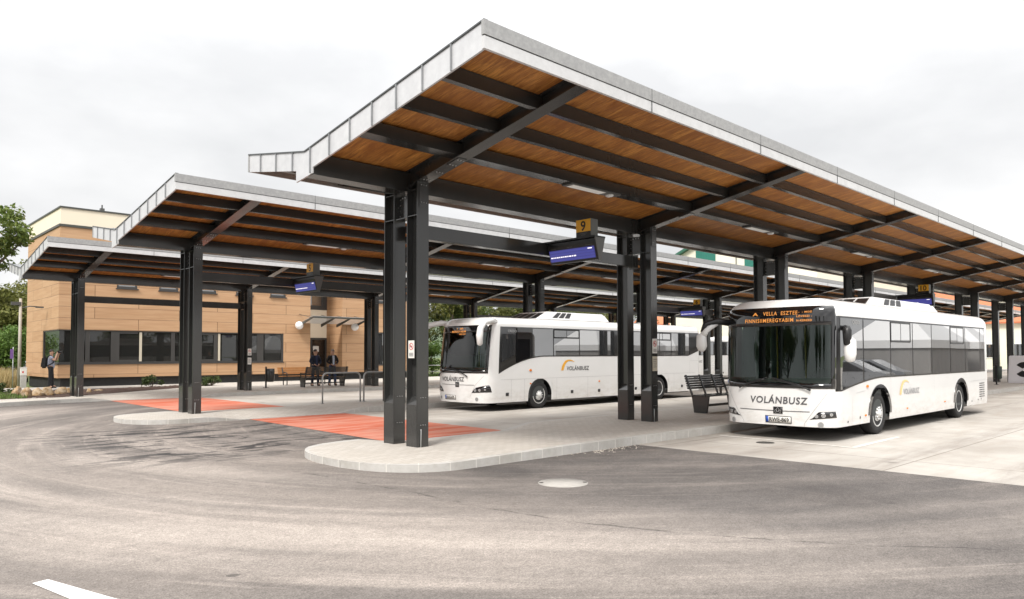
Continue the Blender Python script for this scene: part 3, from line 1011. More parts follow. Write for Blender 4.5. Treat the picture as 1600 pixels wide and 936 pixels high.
# departure boards hung beside the tie beams
def display(X, Y, num, label):
    root = thing('departure_board', (X, Y, 0), label, 'departure board', group='platform departure boards')
    b = MB()                                            # housing: trapezoid section, wide at the top
    sec = [(-.125, 3.97), (-.125, 3.90), (-.035, 3.56), (.035, 3.56), (.125, 3.90), (.125, 3.97)]
    b.prism([(x, -1.27, z) for x, z in sec], (0, 1.26, 0))
    hs = b.build('housing', 'sign_black', root, bevel=.006)
    def scr(a, c, off=.004):                            # a: 0..1.2 from the viewer's left, c: 0..1 up the sloping face
        f = c
        return (-.035-.09*f-off*.97, -.03-a, 3.56+.34*f-off*.26)
    b = MB(); b.quad(scr(0, .12), scr(1.2, .12), scr(1.2, .78), scr(0, .78))
    sc = b.build('screen', 'screen_blue_dark', root)
    b = MB()
    for k in range(4):
        c0 = .14+k*.16
        b.quad(scr(.02, c0, .006), scr(1.18, c0, .006), scr(1.18, c0+.12, .006), scr(.02, c0+.12, .006))
    b.build('rows', 'screen_blue', sc)
    b = MB()
    rnd = random.Random(num)
    x = .03
    while x < .70:
        w = rnd.choice((.03, .045, .06, .09))
        b.quad(scr(x, .335, .008), scr(x+w, .335, .008), scr(x+w, .40, .008), scr(x, .40, .008)); x += w+.018
    b.build('route_line', 'screen_white', sc)
    b = MB()
    for x in (1.03, 1.085):
        b.quad(scr(x, .655, .008), scr(x+.055, .655, .008), scr(x+.055, .71, .008), scr(x, .71, .008))
    b.build('clock', 'screen_white', sc)
    for x, w in ((.05, .16), (.50, .14), (.98, .18)):
        b = MB(); b.quad(scr(x, .86, .006), scr(x+w, .86, .006), scr(x+w, .885, .006), scr(x, .885, .006)); b.build('column_heading', 'sign_grey', sc)
    b = MB(); b.prism([(-.15, -1.295, 3.985), (-.03, -1.295, 3.54), (.03, -1.295, 3.54), (.15, -1.295, 3.985)], (0, .02, 0))
    b.build('end_plate', 'steel_light', root)
    b = MB(); b.box(-.17, .17, -1.29, .16, 3.985, 4.02)
    b.build('hood', 'sign_black', root, bevel=.004)
    b = MB(); b.box(-.11, .11, -1.15, -.77, 4.02, 4.37)
    nbx = b.build('number_box', 'sign_grey', root, bevel=.004)
    b = MB(); b.box(-.114, -.11, -1.145, -.775, 4.125, 4.365)
    b.build('yellow_face', 'yellow_sign', nbx)
    b = MB(); b.box(-.114, -.11, -1.145, -.775, 4.022, 4.123)
    b.build('black_strip', 'sign_black', nbx)
    b = MB(); put_text(b, num, .265, lambda a, c: (-.1155, -.96-a, 4.150+c), align='C', bold=.006)
    for k, w in enumerate((.19, .12)):
        b.quad((-.1155, -.96+w/2, 4.085-k*.03), (-.1155, -.96-w/2, 4.085-k*.03), (-.1155, -.96-w/2, 4.098-k*.03), (-.1155, -.96+w/2, 4.098-k*.03), 1)
    b.build('numeral', ['sign_black', 'steel_light'], nbx)
    return root
display(11.1, 10.40, '9', 'departure board under the yellow number 9')
display(31.1, 10.40, '10', 'departure board under the yellow number 10')
display(10.6, 20.41, '5', 'departure board under the yellow number 5')
display(31.1, 20.41, '6', 'departure board under the yellow number 6')

# notices on the columns
def notice(loc, rotz, w, h, label, kind):
    """plate facing local -Y"""
    root = thing('notice_plate', loc, label, 'notice', rotz)
    b = MB(); b.box(-w/2, w/2, -.006, 0, -h/2, h/2)
    b.build('plate', 'white_plate' if kind != 'map' else 'beige_plate', root, bevel=.002)
    b = MB()
    if kind == 'smoke':
        n = 24; R, r = w*.36, w*.29; cz = h*.16
        for k in range(n):
            t0, t1 = 2*pi*k/n, 2*pi*(k+1)/n
            b.quad((R*cos(t0), -.0075, cz+R*sin(t0)), (R*cos(t1), -.0075, cz+R*sin(t1)), (r*cos(t1), -.0075, cz+r*sin(t1)), (r*cos(t0), -.0075, cz+r*sin(t0)))
        q = .7071*r; e = w*.035
        b.quad((-q-e, -.0075, cz+q-e), (-q+e, -.0075, cz+q+e), (q+e, -.0075, cz-q+e), (q-e, -.0075, cz-q-e))
        b.quad((-w*.2, -.0068, cz-.012), (w*.14, -.0068, cz-.012), (w*.14, -.0068, cz+.012), (-w*.2, -.0068, cz+.012), 1)
        for k in range(3):
            z = -h*.22-k*h*.075
            b.quad((-w*.34, -.0075, z-.006), (w*.34, -.0075, z-.006), (w*.34, -.0075, z+.006), (-w*.34, -.0075, z+.006), 1)
    else:
        for k in range(5):
            z = h*.30-k*h*.13
            b.quad((-w*.36, -.0075, z-.007), (w*(.36-.1*(k % 2)), -.0075, z-.007), (w*(.36-.1*(k % 2)), -.0075, z+.007), (-w*.36, -.0075, z+.007), 1)
    b.build('print', ['red_mark', 'logo_grey'], root)
    return root
notice((7.405, 10.205, 1.80), -pi/2, .17, .30, 'no smoking notice alone on the first column of the big canopy', 'smoke')
notice((14.205, 10.046, 1.90), 0, .19, .34, 'no smoking notice above a beige notice on the second column pair', 'smoke')
notice((14.205, 10.046, 1.49), 0, .19, .34, 'beige timetable notice below the no smoking notice', 'map')
notice((14.205, 31.746, 1.86), 0, .17, .30, 'no smoking notice on a column beside the building window', 'smoke')
notice((14.205, 31.746, 1.46), 0, .17, .30, 'white notice under the no smoking sign by the building window', 'list')

# manhole
mh = thing('manhole_cover', (7.27, 6.62, 0), 'pale round concrete manhole cover in the asphalt', 'manhole cover')
b = MB(); b.lathe((0, 0, -.01), (0, 0, 1), [(.33, 0), (.33, .018), (0, .019)], 40)
b.build('ring', 'cover_concrete', mh)
for s in (-1, 1):
    b = MB()
    b.lathe((s*.22, -s*.19, .0085), (0, 0, 1), [(.03, 0), (.03, .003), (0, .0035)], 10)
    b.build('lifting_hole', 'iron_cover', mh)
for (x, y) in ((13.35, 6.9), (17.6, 3.35)):
    b = MB(); b.lathe((x, y, -.01), (0, 0, 1), [(.17, 0), (.17, .016), (0, .017)], 24)
    tag(b.build('drain_cover', 'iron_cover'), 'small dark drain cover in front of the bus with plate RWE-869' if x < 15 else 'small dark drain cover on the open concrete beyond the flank of the city bus', 'drain cover')

# ================================================================== BUSES
class Shell:
    """bus body surface: s runs along the outline (0 = middle of the front, negative = near side), z up"""
    def __init__(s, L, W, H, a, n, zr, inset, rake, rake_z0):
        s.L, s.W, s.H, s.zr, s.inset, s.rake, s.rz = L, W, H, zr, inset, rake, rake_z0
        s.a = a
        pts = []
        for k in range(0, 97):                            # front: near corner -> far corner
            t = -pi/2+pi*k/96
            st, ct = sin(t), max(0.0, cos(t))
            pts.append((a-a*ct**(2/n), W/2+W/2*math.copysign(abs(st)**(2/n), st)))
        near = [(L-.30-(L-.30-a)*k/60, 0.0) for k in range(60)]
        rear_n = [(L-.30*(1-sin(pi/2*(1-k/8))), .30-.30*cos(pi/2*(1-k/8))) for k in range(8)]
        far = [(x, W-y) for x, y in reversed(near)]
        rear_f = [(x, W-y) for x, y in reversed(rear_n)]
        P = rear_n+near+pts+far+rear_f
        s.P = P
        S = [0.0]
        for p, q in zip(P, P[1:]):
            S.append(S[-1]+math.hypot(q[0]-p[0], q[1]-p[1]))
        i0 = len(rear_n)+len(near)+48
        s.S = [x-S[i0] for x in S]
        s.i_corner = len(rear_n)+len(near)
        s.s_corner = s.S[s.i_corner]                      # negative: where the near flank starts (x = a)
        s.smin, s.smax = s.S[0], s.S[-1]
    def flat(s, q):
        q = min(max(q, s.smin+1e-6), s.smax-1e-6)
        lo, hi = 0, len(s.S)-1
        while hi-lo > 1:
            m = (lo+hi)//2
            if s.S[m] <= q:
                lo = m
            else:
                hi = m
        f = (q-s.S[lo])/max(1e-9, s.S[hi]-s.S[lo])
        p0, p1 = s.P[lo], s.P[hi]
        pa, pb = s.P[max(lo-1, 0)], s.P[min(hi+1, len(s.P)-1)]
        t0 = Vector((p1[0]-pa[0], p1[1]-pa[1])); t1 = Vector((pb[0]-p0[0], pb[1]-p0[1]))
        t = (t0.normalized()*(1-f)+t1.normalized()*f).normalized()
        return p0[0]+(p1[0]-p0[0])*f, p0[1]+(p1[1]-p0[1])*f, t
    def at(s, q, z, off=0.0):
        x, y, t = s.flat(q)
        nx, ny = -t.y, t.x                                # outward
        ins = 0.0
        if z > s.zr:
            u = min(1.0, (z-s.zr)/(s.H-s.zr))
            ins = s.inset*(1-sqrt(max(0.0, 1-u*u)))
        if z < .55:
            ins += 0.035*(.55-z)/.55
        xr = 0.0
        if z > s.rz:
            xr = s.rake*(z-s.rz)**1.4*max(0.0, min(1.0, (s.a*1.3-x)/(s.a*1.0)))
        k = off-ins
        return (x+nx*k+xr, y+ny*k, z)
    def sx(s, x):
        """s of a point x along the near flank"""
        return s.s_corner-(x-s.a)
    def sy(s, y):
        """s of a point y on the front"""
        lo, hi = s.s_corner, -s.s_corner
        for _ in range(50):
            m = (lo+hi)/2
            if s.flat(m)[1] < y:
                lo = m
            else:
                hi = m
        return lo
    def patch(s, mb, s0, s1, zlo, zhi, off, ns=None, nz=4, mi=0, smooth=True, edge=True):
        ns = ns or max(2, int(abs(s1-s0)/.06))
        i0 = len(mb.v)
        g = lambda v, q: v(q) if callable(v) else v
        for i in range(ns+1):
            q = s0+(s1-s0)*i/ns
            a, b = g(zlo, q), g(zhi, q)
            for j in range(nz+1):
                mb.v.append(s.at(q, a+(b-a)*j/nz, off))
        for i in range(ns):
            for j in range(nz):
                k = i0+i*(nz+1)+j
                mb.face((k, k+nz+1, k+nz+2, k+1), mi, smooth)
        if edge and off > 0:                              # give the patch real thickness at its border
            ring = [i0+i*(nz+1) for i in range(ns+1)]+[i0+ns*(nz+1)+j for j in range(1, nz+1)]+[i0+i*(nz+1)+nz for i in range(ns-1, -1, -1)]+[i0+j for j in range(nz-1, 0, -1)]
            base = len(mb.v)
            for r in ring:
                i, j = divmod(r-i0, nz+1)
                q = s0+(s1-s0)*i/ns
                a, b = g(zlo, q), g(zhi, q)
                mb.v.append(s.at(q, a+(b-a)*j/nz, -0.004))
            n = len(ring)
            for k in range(n):
                w = (k+1) % n
                mb.face((ring[k], ring[w], base+w, base+k), mi)
    def outline(s, mb, pts, off, mi=0):
        """polygon given in (s, z)"""
        i = len(mb.v)
        mb.v += [s.at(a, b, off) for a, b in pts]
        mb.face(range(i, i+len(pts)), mi)
    def line(s, mb, a, b, w, off, n=10, mi=0):
        """thin strip from (s,z) a to b"""
        d = Vector((b[0]-a[0], b[1]-a[1])); nrm = Vector((-d.y, d.x)).normalized()*w/2
        i = len(mb.v)
        for k in range(n+1):
            c = Vector(a)+d*k/n
            mb.v.append(s.at(c.x+nrm.x, c.y+nrm.y, off)); mb.v.append(s.at(c.x-nrm.x, c.y-nrm.y, off))
        for k in range(n):
            q = i+2*k
            mb.face((q, q+1, q+3, q+2), mi)
    def disc(s, mb, c, r, off, h=0.01, seg=16, mi=0, rz=None):
        i = len(mb.v)
        rz = rz or r
        for o in (0, h):
            for k in range(seg):
                t = 2*pi*k/seg
                mb.v.append(s.at(c[0]+r*cos(t), c[1]+rz*sin(t), off+o))
        mb.face(range(i+seg, i+2*seg), mi)
        for k in range(seg):
            w = (k+1) % seg
            mb.face((i+k, i+w, i+seg+w, i+seg+k), mi)

def wheel(root, x, y, r, side, deep=False):
    """side = -1: the visible face looks to -Y"""
    w = bpy.data.objects.new('wheel', None); COL.objects.link(w); w.parent = root; w.location = (x, y, r)
    A = (0, side, 0)
    b = MB(); wd = .27
    b.lathe((0, -side*wd, 0), A, [(r*.62, .0), (r*.93, .0), (r*.985, .03), (r, .07), (r, wd-.07), (r*.985, wd-.03), (r*.95, wd-.005), (r*.70, wd), (r*.62, wd-.02)], 40)
    ty = b.build('tyre', 'rubber', w)
    b = MB()
    f = -.10 if deep else -.005
    b.lathe((0, 0, 0), A, [(r*.645, -.18), (r*.645, -.012), (r*.60, -.006), (r*.575, -.03), (r*.55, f-.035), (r*.30, f-.005), (r*.24, f+.02), (r*.235, f+.03), (r*.15, f+.05), (r*.13, f+.06), (0, f+.062)], 40, 0)
    for k in range(10):
        t = 2*pi*k/10
        c = Vector((cos(t)*r*.285, side*(f-.005), sin(t)*r*.285))
        b.cyl(c, A, .017, .045, 8, 1)
    for k in range(10):
        t = 2*pi*(k+.5)/10
        c = Vector((cos(t)*r*.44, side*(f-.022), sin(t)*r*.44))
        b.cyl(c, A, .028, .006, 10, 2)
    b.build('rim', ['rim_paint', 'chrome', 'black_plastic'], w)
    return w

def bus(name, loc, label, sh, cfg):
    root = thing(name, loc, label, 'bus', group='white buses at the platforms')
    L, W, H = sh.L, sh.W, sh.H
    ax = cfg['axles']; R = cfg['wheel_r']; RA = R*1.24; z0 = cfg['skirt']
    def arch_z(q):
        x, y, _ = sh.flat(q)
        z = z0
        if x > sh.a*.9 and (y < .01 or y > W-.01):
            for c in ax:
                d = abs(x-c)
                if d < RA:
                    z = max(z, min(R+sqrt(RA*RA-d*d)*.98, R+RA*.96))
        return z
    # --- body with real wheel arches and an opening for the windscreen
    sset = set(sh.S)
    for sgn in (-1, 1):
        for c in ax:
            for k in range(-14, 15):
                x = c+RA*sin(pi/2*k/14)
                sset.add(sgn*sh.sx(x)); sset.add(sgn*sh.sx(x+(.001 if k == 14 else -.001 if k == -14 else 0)))
    ws0, ws1, wz0, wz1 = cfg['windscreen']
    sset |= {ws0, ws1}
    holes = [(-sh.sx(a_), -sh.sx(b_)) for a_, b_ in cfg.get('far_openings', ())]
    sset |= {q for h in holes for q in h}
    ss = sorted(q for q in sset if sh.smin <= q <= sh.smax)
    zs = [1.0, wz0, wz0+.3, (wz0+wz1)/2, wz1-.3, wz1]+[sh.zr+(H-sh.zr)*u for u in (0, .15, .3, .45, .6, .72, .82, .9, .96, 1.0)]
    zs = sorted(set(z for z in zs if z > .999))
    b = MB(); nlow = 3
    nz = nlow+len(zs)
    for q in ss:
        zl = arch_z(q)
        for j in range(nlow):
            b.v.append(sh.at(q, zl+(1.0-zl)*j/nlow))
        for z in zs:
            b.v.append(sh.at(q, z))
    for i in range(len(ss)-1):
        for j in range(nz-1):
            if ws0-1e-6 <= ss[i] and ss[i+1] <= ws1+1e-6 and j >= nlow and zs[j-nlow] >= wz0-1e-6 and zs[j+1-nlow] <= wz1+1e-6:
                continue
            if any(h0-1e-6 <= ss[i] and ss[i+1] <= h1+1e-6 and j >= nlow and zs[j-nlow] >= 1.0-1e-6 and zs[j+1-nlow] <= wz1+1e-6 for h0, h1 in holes):
                continue
            k = i*nz+j
            b.face((k, k+nz, k+nz+1, k+1), 0, True)
    m = len(ss)
    b.face([i*nz+nz-1 for i in range(m)], 0)                      # roof
    b.quad(b.v[0], b.v[nz-1], b.v[(m-1)*nz+nz-1], b.v[(m-1)*nz])  # back
    b.build('body', 'bus_white', root, weld=True)
    # inside: dark lining, floor, dash, seats
    b = MB()
    b.box(.75, L-.1, .06, W-.06, .34, .40)
    b.box(2.6, 2.65, .06, W-.06, .40, H-.12)
    b.box(.5, L-.1, .30, W-.30, H-.13, H-.10)
    b.box(.55, 2.6, .05, .07, .40, 1.05); b.box(.55, 2.6, W-.07, W-.05, .40, 1.05)
    b.box(.62, 2.6, .05, .07, 1.05, H-.15); 
    if not holes:
        b.box(.62, 2.6, W-.07, W-.05, 1.7, H-.15)
    b.build('cabin_lining', 'dark_interior', root)
    for q0, q1 in holes:
        g_ = MB(); sh.patch(g_, q0, q1, 1.0, wz1, .003, None, 3, edge=False); g_.build('door_glass', 'clear_glass', root)
    b = MB()
    b.hexa([(.32, .22, .72), (.95, .22, .72), (.95, W-.22, .72), (.32, W-.22, .72), (.42, .25, wz0+.02), (.95, .22, wz0+.16), (.95, W-.22, wz0+.10), (.42, W-.25, wz0+.02)])
    b.build('dashboard', 'grey_dash', root, bevel=.03)
    st = bpy.data.objects.new('driver_seat', None); COL.objects.link(st); st.parent = root
    b = MB(); b.box(1.35, 1.85, .40, .90, .85, 1.0); b.build('seat_base', 'seat_fabric', st, bevel=.03)
    b = MB(); b.box(1.80, 1.95, .40, .90, 1.0, 1.78); b.build('seat_back', 'seat_fabric', st, bevel=.04)
    b = MB()
    ring = [(1.08+.10*sin(2*pi*k/20), .65+.22*cos(2*pi*k/20), 1.24+.19*sin(2*pi*k/20)) for k in range(21)]
    b.tube(ring, .016, 6); b.tube([(1.08, .44, 1.24), (1.08, .86, 1.24)], .014, 6); b.tube([(.9, .65, 1.0), (1.08, .65, 1.24)], .025, 6)
    b.build('steering_wheel', 'black_plastic', root)
    for y in (W-.55, 1.18):
        b = MB(); b.tube([(1.5, y, .4), (1.5, y, H-.15)], .02, 8); b.build('grab_rail', 'yellow_sign', root)
    # chassis below the skirt and the wheel wells
    b = MB()
    b.box(.9, L-.5, .35, W-.35, .20, .60)
    for c in ax:
        b.box(c-RA*1.02, c+RA*1.02, .36, W-.36, .25, 1.15)
        for s0_, s1_ in ((.012, .36), (W-.36, W-.012)):
            n = 16
            pts = [(c+RA*1.01*cos(pi*k/n), R+RA*1.01*sin(pi*k/n)*.99) for k in range(n+1)]
            for p, q in zip(pts, pts[1:]):
                b.quad((p[0], s0_, p[1]), (q[0], s0_, q[1]), (q[0], s1_, q[1]), (p[0], s1_, p[1]))
    b.build('chassis', 'black_plastic', root)
    for k, c in enumerate(ax):
        wheel(root, c, .045, R, -1, deep=(k == 1))
        wheel(root, c, W-.045, R, 1, deep=(k == 1))
    if cfg['arch_trim']:
        for sgn in (-1, 1):
            for c in ax:
                b = MB(); n = 28
                for k in range(n+1):
                    t = pi*k/n
                    for r_ in (RA*.985, RA*1.17):
                        b.v.append(sh.at(sgn*sh.sx(c+r_*cos(t)), R*.98+r_*sin(t)*.97, .012))
                    b.v.append(sh.at(sgn*sh.sx(c+RA*1.17*cos(t)), R*.98+RA*1.17*sin(t)*.97, -.01))
                    b.v.append(sh.at(sgn*sh.sx(c+RA*.985*cos(t)), R*.98+RA*.985*sin(t)*.97, -.06))
                for k in range(n):
                    q = 4*k
                    for i, j in ((0, 1), (1, 2), (3, 0)):
                        b.face((q+i, q+j, q+4+j, q+4+i), 0, False)
                b.build('wheel_arch_trim', 'black_glass', root)
    # --- windscreen
    b = MB(); sh.patch(b, ws0, ws1, wz0, wz1, .004, 60, 10)
    sh.patch(b, ws0, ws1, wz0, wz1, -.006, 60, 10)
    b.build('windscreen', 'windscreen_glass', root)
    b = MB()
    mz = cfg['mask_z']
    sh.patch(b, ws0-.015, ws1+.015, mz, wz1+.03, .009, 60, 5)
    sh.patch(b, ws0-.015, ws1+.015, wz0-.05, wz0+.05, .009, 60, 2)
    sh.patch(b, ws0-.03, ws0+.07, wz0-.05, wz1+.03, .0095, 3, 8)
    sh.patch(b, ws1-.07, ws1+.03, wz0-.05, wz1+.03, .0095, 3, 8)
    dm = b.build('black_surround', 'black_glass', root)
    dd = bpy.data.objects.new('destination_display', None); COL.objects.link(dd); dd.parent = root
    c0, dz0, dsz = cfg['dest']
    for (txt, dx, dz, size, fitw) in cfg['dest_text']:
        b = MB()
        put_text(b, txt, size, lambda p, q: sh.at(c0-p-dx, dz0+q+dz, .012), spacing=1.2, bold=.002, k_fit=fitw)
        b.build('led_lettering', 'led_orange', dd)
    # --- side glazing
    for (xa, xb, lo, hi, mat_, off, nm) in cfg['glass']:
        b = MB()
        f = (lambda q, g=lo: g(sh.flat(q)[0])) if callable(lo) else lo
        h = (lambda q, g=hi: g(sh.flat(q)[0])) if callable(hi) else hi
        sa = ws0-.02 if xa is None else sh.sx(xa)
        sh.patch(b, sa, sh.sx(xb), f, h, off, None, 3, edge=(nm == 'window_band'))
        b.build(nm, mat_, root)
        if nm == 'window_band':
            b = MB(); sh.patch(b, -sh.sx(2.45) if holes else -sa, -sh.sx(xb), f, h, off, None, 3)
            b.build(nm, mat_, root)
    for (xa, xb, z_a, z_b) in cfg['hoppers']:
        b = MB()
        for (p, q) in (((xa, z_a), (xb, z_a)), ((xa, z_b), (xb, z_b)), ((xa, z_a), (xa, z_b)), ((xb, z_a), (xb, z_b))):
            sh.line(b, (sh.sx(p[0]), p[1]), (sh.sx(q[0]), q[1]), .045, .014, 8)
        sh.line(b, (sh.sx((xa+xb)/2), z_a), (sh.sx((xa+xb)/2), z_b), .018, .013, 4)
        b.build('opening_window', 'black_plastic', root)
    # --- front: lettering, emblem, lamps, plate, wipers
    b = MB(); fs, fz, fsize, fsp = cfg['front_name']
    put_text(b, 'VOLÁNBUSZ', fsize, lambda p, q: sh.at(fs-p, fz+q, .008), spacing=fsp, shear=.12, bold=.004)
    b.build('operator_name', 'logo_grey', root)
    ey, ez_, ew, eh = cfg['emblem']
    es = sh.sy(ey)
    b = MB(); sh.patch(b, es-ew/2, es+ew/2, ez_-eh/2, ez_+eh/2, .014, 4, 2)
    em = b.build('emblem', 'black_plastic', root)
    b = MB()
    for dx, dz, r in ((0, .012, .036), (-.045, -.018, .026), (.045, -.018, .026)):
        pts = [(es+dx+r*.75*cos(t)*(1-.35*max(0, sin(t))), ez_+dz+r*1.15*sin(t)) for t in [2*pi*k/16 for k in range(17)]]
        for p, q in zip(pts, pts[1:]):
            sh.line(b, p, q, .007, .017, 1)
    b.build('emblem_outline', 'chrome', em)
    b = MB(); sh.line(b, (sh.sy(.45), ez_-.005), (es-ew/2, ez_-.012), .014, .006, 12); sh.line(b, (es+ew/2, ez_-.012), (sh.sy(W-.45), ez_-.005), .014, .006, 12)
    b.build('front_trim', 'logo_grey', root)
    for sgn in (-1, 1):
        hp = cfg['headlight']
        def ms(y):
            return sh.sy(y) if sgn < 0 else -sh.sy(y)
        b = MB()
        ys = [y for y, z in hp]
        def hz(q, hi):
            y = sh.flat(q)[1]
            y = y if sgn < 0 else W-y
            zz = []
            for (ya, za), (yb, zb_) in zip(hp, hp[1:]+hp[:1]):
                if min(ya, yb)-1e-4 <= y <= max(ya, yb)+1e-4:
                    zz.append(za if abs(yb-ya) < 1e-6 else za+(zb_-za)*min(1, max(0, (y-ya)/(yb-ya))))
            return (max(zz) if hi else min(zz)) if zz else hp[0][1]
        sh.patch(b, ms(min(ys)), ms(max(ys)), lambda q: hz(q, False), lambda q: hz(q, True), .007, 16, 2)
        hl = b.build('headlight', 'black_glass', root)
        for (y, z, r) in cfg['lens']:
            b = MB()
            sh.disc(b, (ms(y), z), r, .009, .006, 16, 0)
            sh.disc(b, (ms(y), z), r*.62, .015, .004, 14, 1)
            b.build('lens', ['chrome', 'lamp_lens'], hl)
        b = MB(); fy, fz2 = cfg['fog']
        sh.disc(b, (ms(fy), fz2), .058, .002, .008, 18, 0); sh.disc(b, (ms(fy), fz2), .043, .010, .003, 16, 1)
        b.build('fog_lamp', ['panel_line', 'lamp_lens'], root)
    b = MB()
    py, pz, pw, ph = cfg['plate']
    ps = sh.sy(py)
    sh.patch(b, ps-pw/2-.012, ps+pw/2+.012, pz-ph/2-.012, pz+ph/2+.012, .012, 6, 1, 2)
    sh.patch(b, ps-pw/2, ps+pw/2, pz-ph/2, pz+ph/2, .015, 6, 1, 0)
    sh.patch(b, ps+pw/2-.055, ps+pw/2, pz-ph/2, pz+ph/2, .017, 2, 1, 1)
    put_text(b, cfg['reg'], ph*.98, lambda p, q: sh.at(ps+pw/2-.075-p, pz-ph*.36+q, .0175), 2, bold=.003, k_fit=pw-.11)
    b.build('licence_plate', ['white_plate', 'eu_blue', 'sign_black'], root)
    for (y0, y1, z0_, z1_) in cfg['wipers']:
        b = MB()
        s0, s1 = sh.sy(y0), sh.sy(y1)
        pts = [sh.at(s0+(s1-s0)*k/8, z0_+(z1_-z0_)*(k/8)**.8, .05-.018*k/8) for k in range(9)]
        b.tube(pts, [.022]+[.015]*7+[.010], 6)
        pts = [sh.at(s0+(s1-s0)*(.25+.85*k/8), z0_+.02+(z1_-z0_)*(.25+.85*k/8)**.8, .022) for k in range(9)]
        b.tube(pts, .010, 5)
        b.build('wiper', 'black_plastic', root)
    # --- flank: logo, joints, lamps, flaps
    b = MB()
    lx, lz, k = cfg['logo']
    cl = [(.0, -.17, .125), (.045, -.05, .115), (.11, .05, .10), (.19, .12, .080), (.29, .155, .055), (.40, .16, .040), (.50, .145, .028), (.60, .105, .012)]
    i = len(b.v)
    for j, (px_, pz_, w_) in enumerate(cl):
        p0, p1 = cl[max(j-1, 0)], cl[min(j+1, len(cl)-1)]
        d = Vector((p1[0]-p0[0], p1[1]-p0[1])).normalized()
        if j == 0:
            d = Vector((0, 1))
        for sg_ in (-1, 1):
            b.v.append(sh.at(sh.sx(lx+k*(px_-d.y*sg_*w_/2)), lz+k*(pz_+d.x*sg_*w_/2), .007))
    for j in range(len(cl)-1):
        q = i+2*j
        b.face((q, q+1, q+3, q+2), 0)
    put_text(b, 'VOLÁNBUSZ', .19*k, lambda p, q: sh.at(sh.sx(lx+.22*k+p), lz-.17*k+q, .007), 1, shear=.1, bold=.003*k, spacing=1.05)
    b.build('operator_logo', [cfg['logo_c'], cfg['logo_t']], root)
    for (xa, za, xb, zb, w) in cfg['joints']:
        b = MB(); sh.line(b, (sh.sx(xa), za), (sh.sx(xb), zb), w, .003, max(2, int(abs(xb-xa)*3))); b.build('panel_joint', 'panel_line', root)
    for (ya, za, yb, zb) in cfg['front_joints']:
        b = MB(); sh.line(b, (sh.sy(ya), za), (sh.sy(yb), zb), .008, .003, 12); b.build('panel_joint', 'panel_line', root)
    for (x, z, r) in cfg['orange']:
        b = MB(); sh.disc(b, (sh.sx(x), z), r*1.5, .002, .018, 14, 0, r)
        b.build('marker_lamp', 'orange_lamp', root)
    for (x, z, w, h) in cfg['flaps']:
        b = MB(); sh.patch(b, sh.sx(x-w/2), sh.sx(x+w/2), z-h/2, z+h/2, .006, 2, 1)
        b.build('flap', 'black_plastic', root)
    # --- roof equipment
    x0, x1, y0, y1, zt_ = cfg['roof_unit']
    b = MB(); zb = H-.02
    b.hexa([(x0, y0, zb), (x1, y0, zb), (x1, y1, zb), (x0, y1, zb), (x0+.75, y0+.16, zt_), (x1-.22, y0+.13, zt_), (x1-.22, y1-.13, zt_), (x0+.75, y1-.16, zt_)])
    ru = b.build('roof_unit', 'bus_white', root, bevel=.05)
    b = MB()
    def lerp(p, q, t):
        return Vector(p)+(Vector(q)-Vector(p))*t
    A, B_, C_, D_ = Vector((x0, y0, zb)), Vector((x0, y1, zb)), Vector((x0+.75, y1-.16, zt_)), Vector((x0+.75, y0+.16, zt_))
    nrm = (B_-A).cross(D_-A).normalized()
    if nrm.x > 0:
        nrm = -nrm
    for k in range(4):
        u0, u1 = .06+k*.225, .06+k*.225+.19
        b.poly([lerp(lerp(A, B_, u), lerp(D_, C_, u), v)+nrm*.006 for u, v in ((u0, .2), (u1, .2), (u1, .85), (u0, .85))])
    A2, B2, C2, D2 = Vector((x0, y0, zb)), Vector((x1, y0, zb)), Vector((x1-.22, y0+.13, zt_)), Vector((x0+.75, y0+.16, zt_))
    n2 = Vector((0, -1, .45)).normalized()
    for k in range(3):
        u0, u1 = .17+k*.085, .17+k*.085+.068
        b.poly([lerp(lerp(A2, B2, u), lerp(D2, C2, u), v)+n2*.012 for u, v in ((u0, .30), (u1, .30), (u1, .88), (u0, .88))])
    b.build('mesh_grille', 'black_plastic', ru)
    hx = cfg['hatch']
    b = MB(); b.hexa([(hx, W*.3, H-.02), (hx+.9, W*.3, H-.02), (hx+.9, W*.75, H-.02), (hx, W*.75, H-.02), (hx+.08, W*.34, H+.10), (hx+.82, W*.34, H+.10), (hx+.82, W*.71, H+.10), (hx+.08, W*.71, H+.10)])
    b.build('roof_hatch', 'bus_white', root, bevel=.03)
    return root

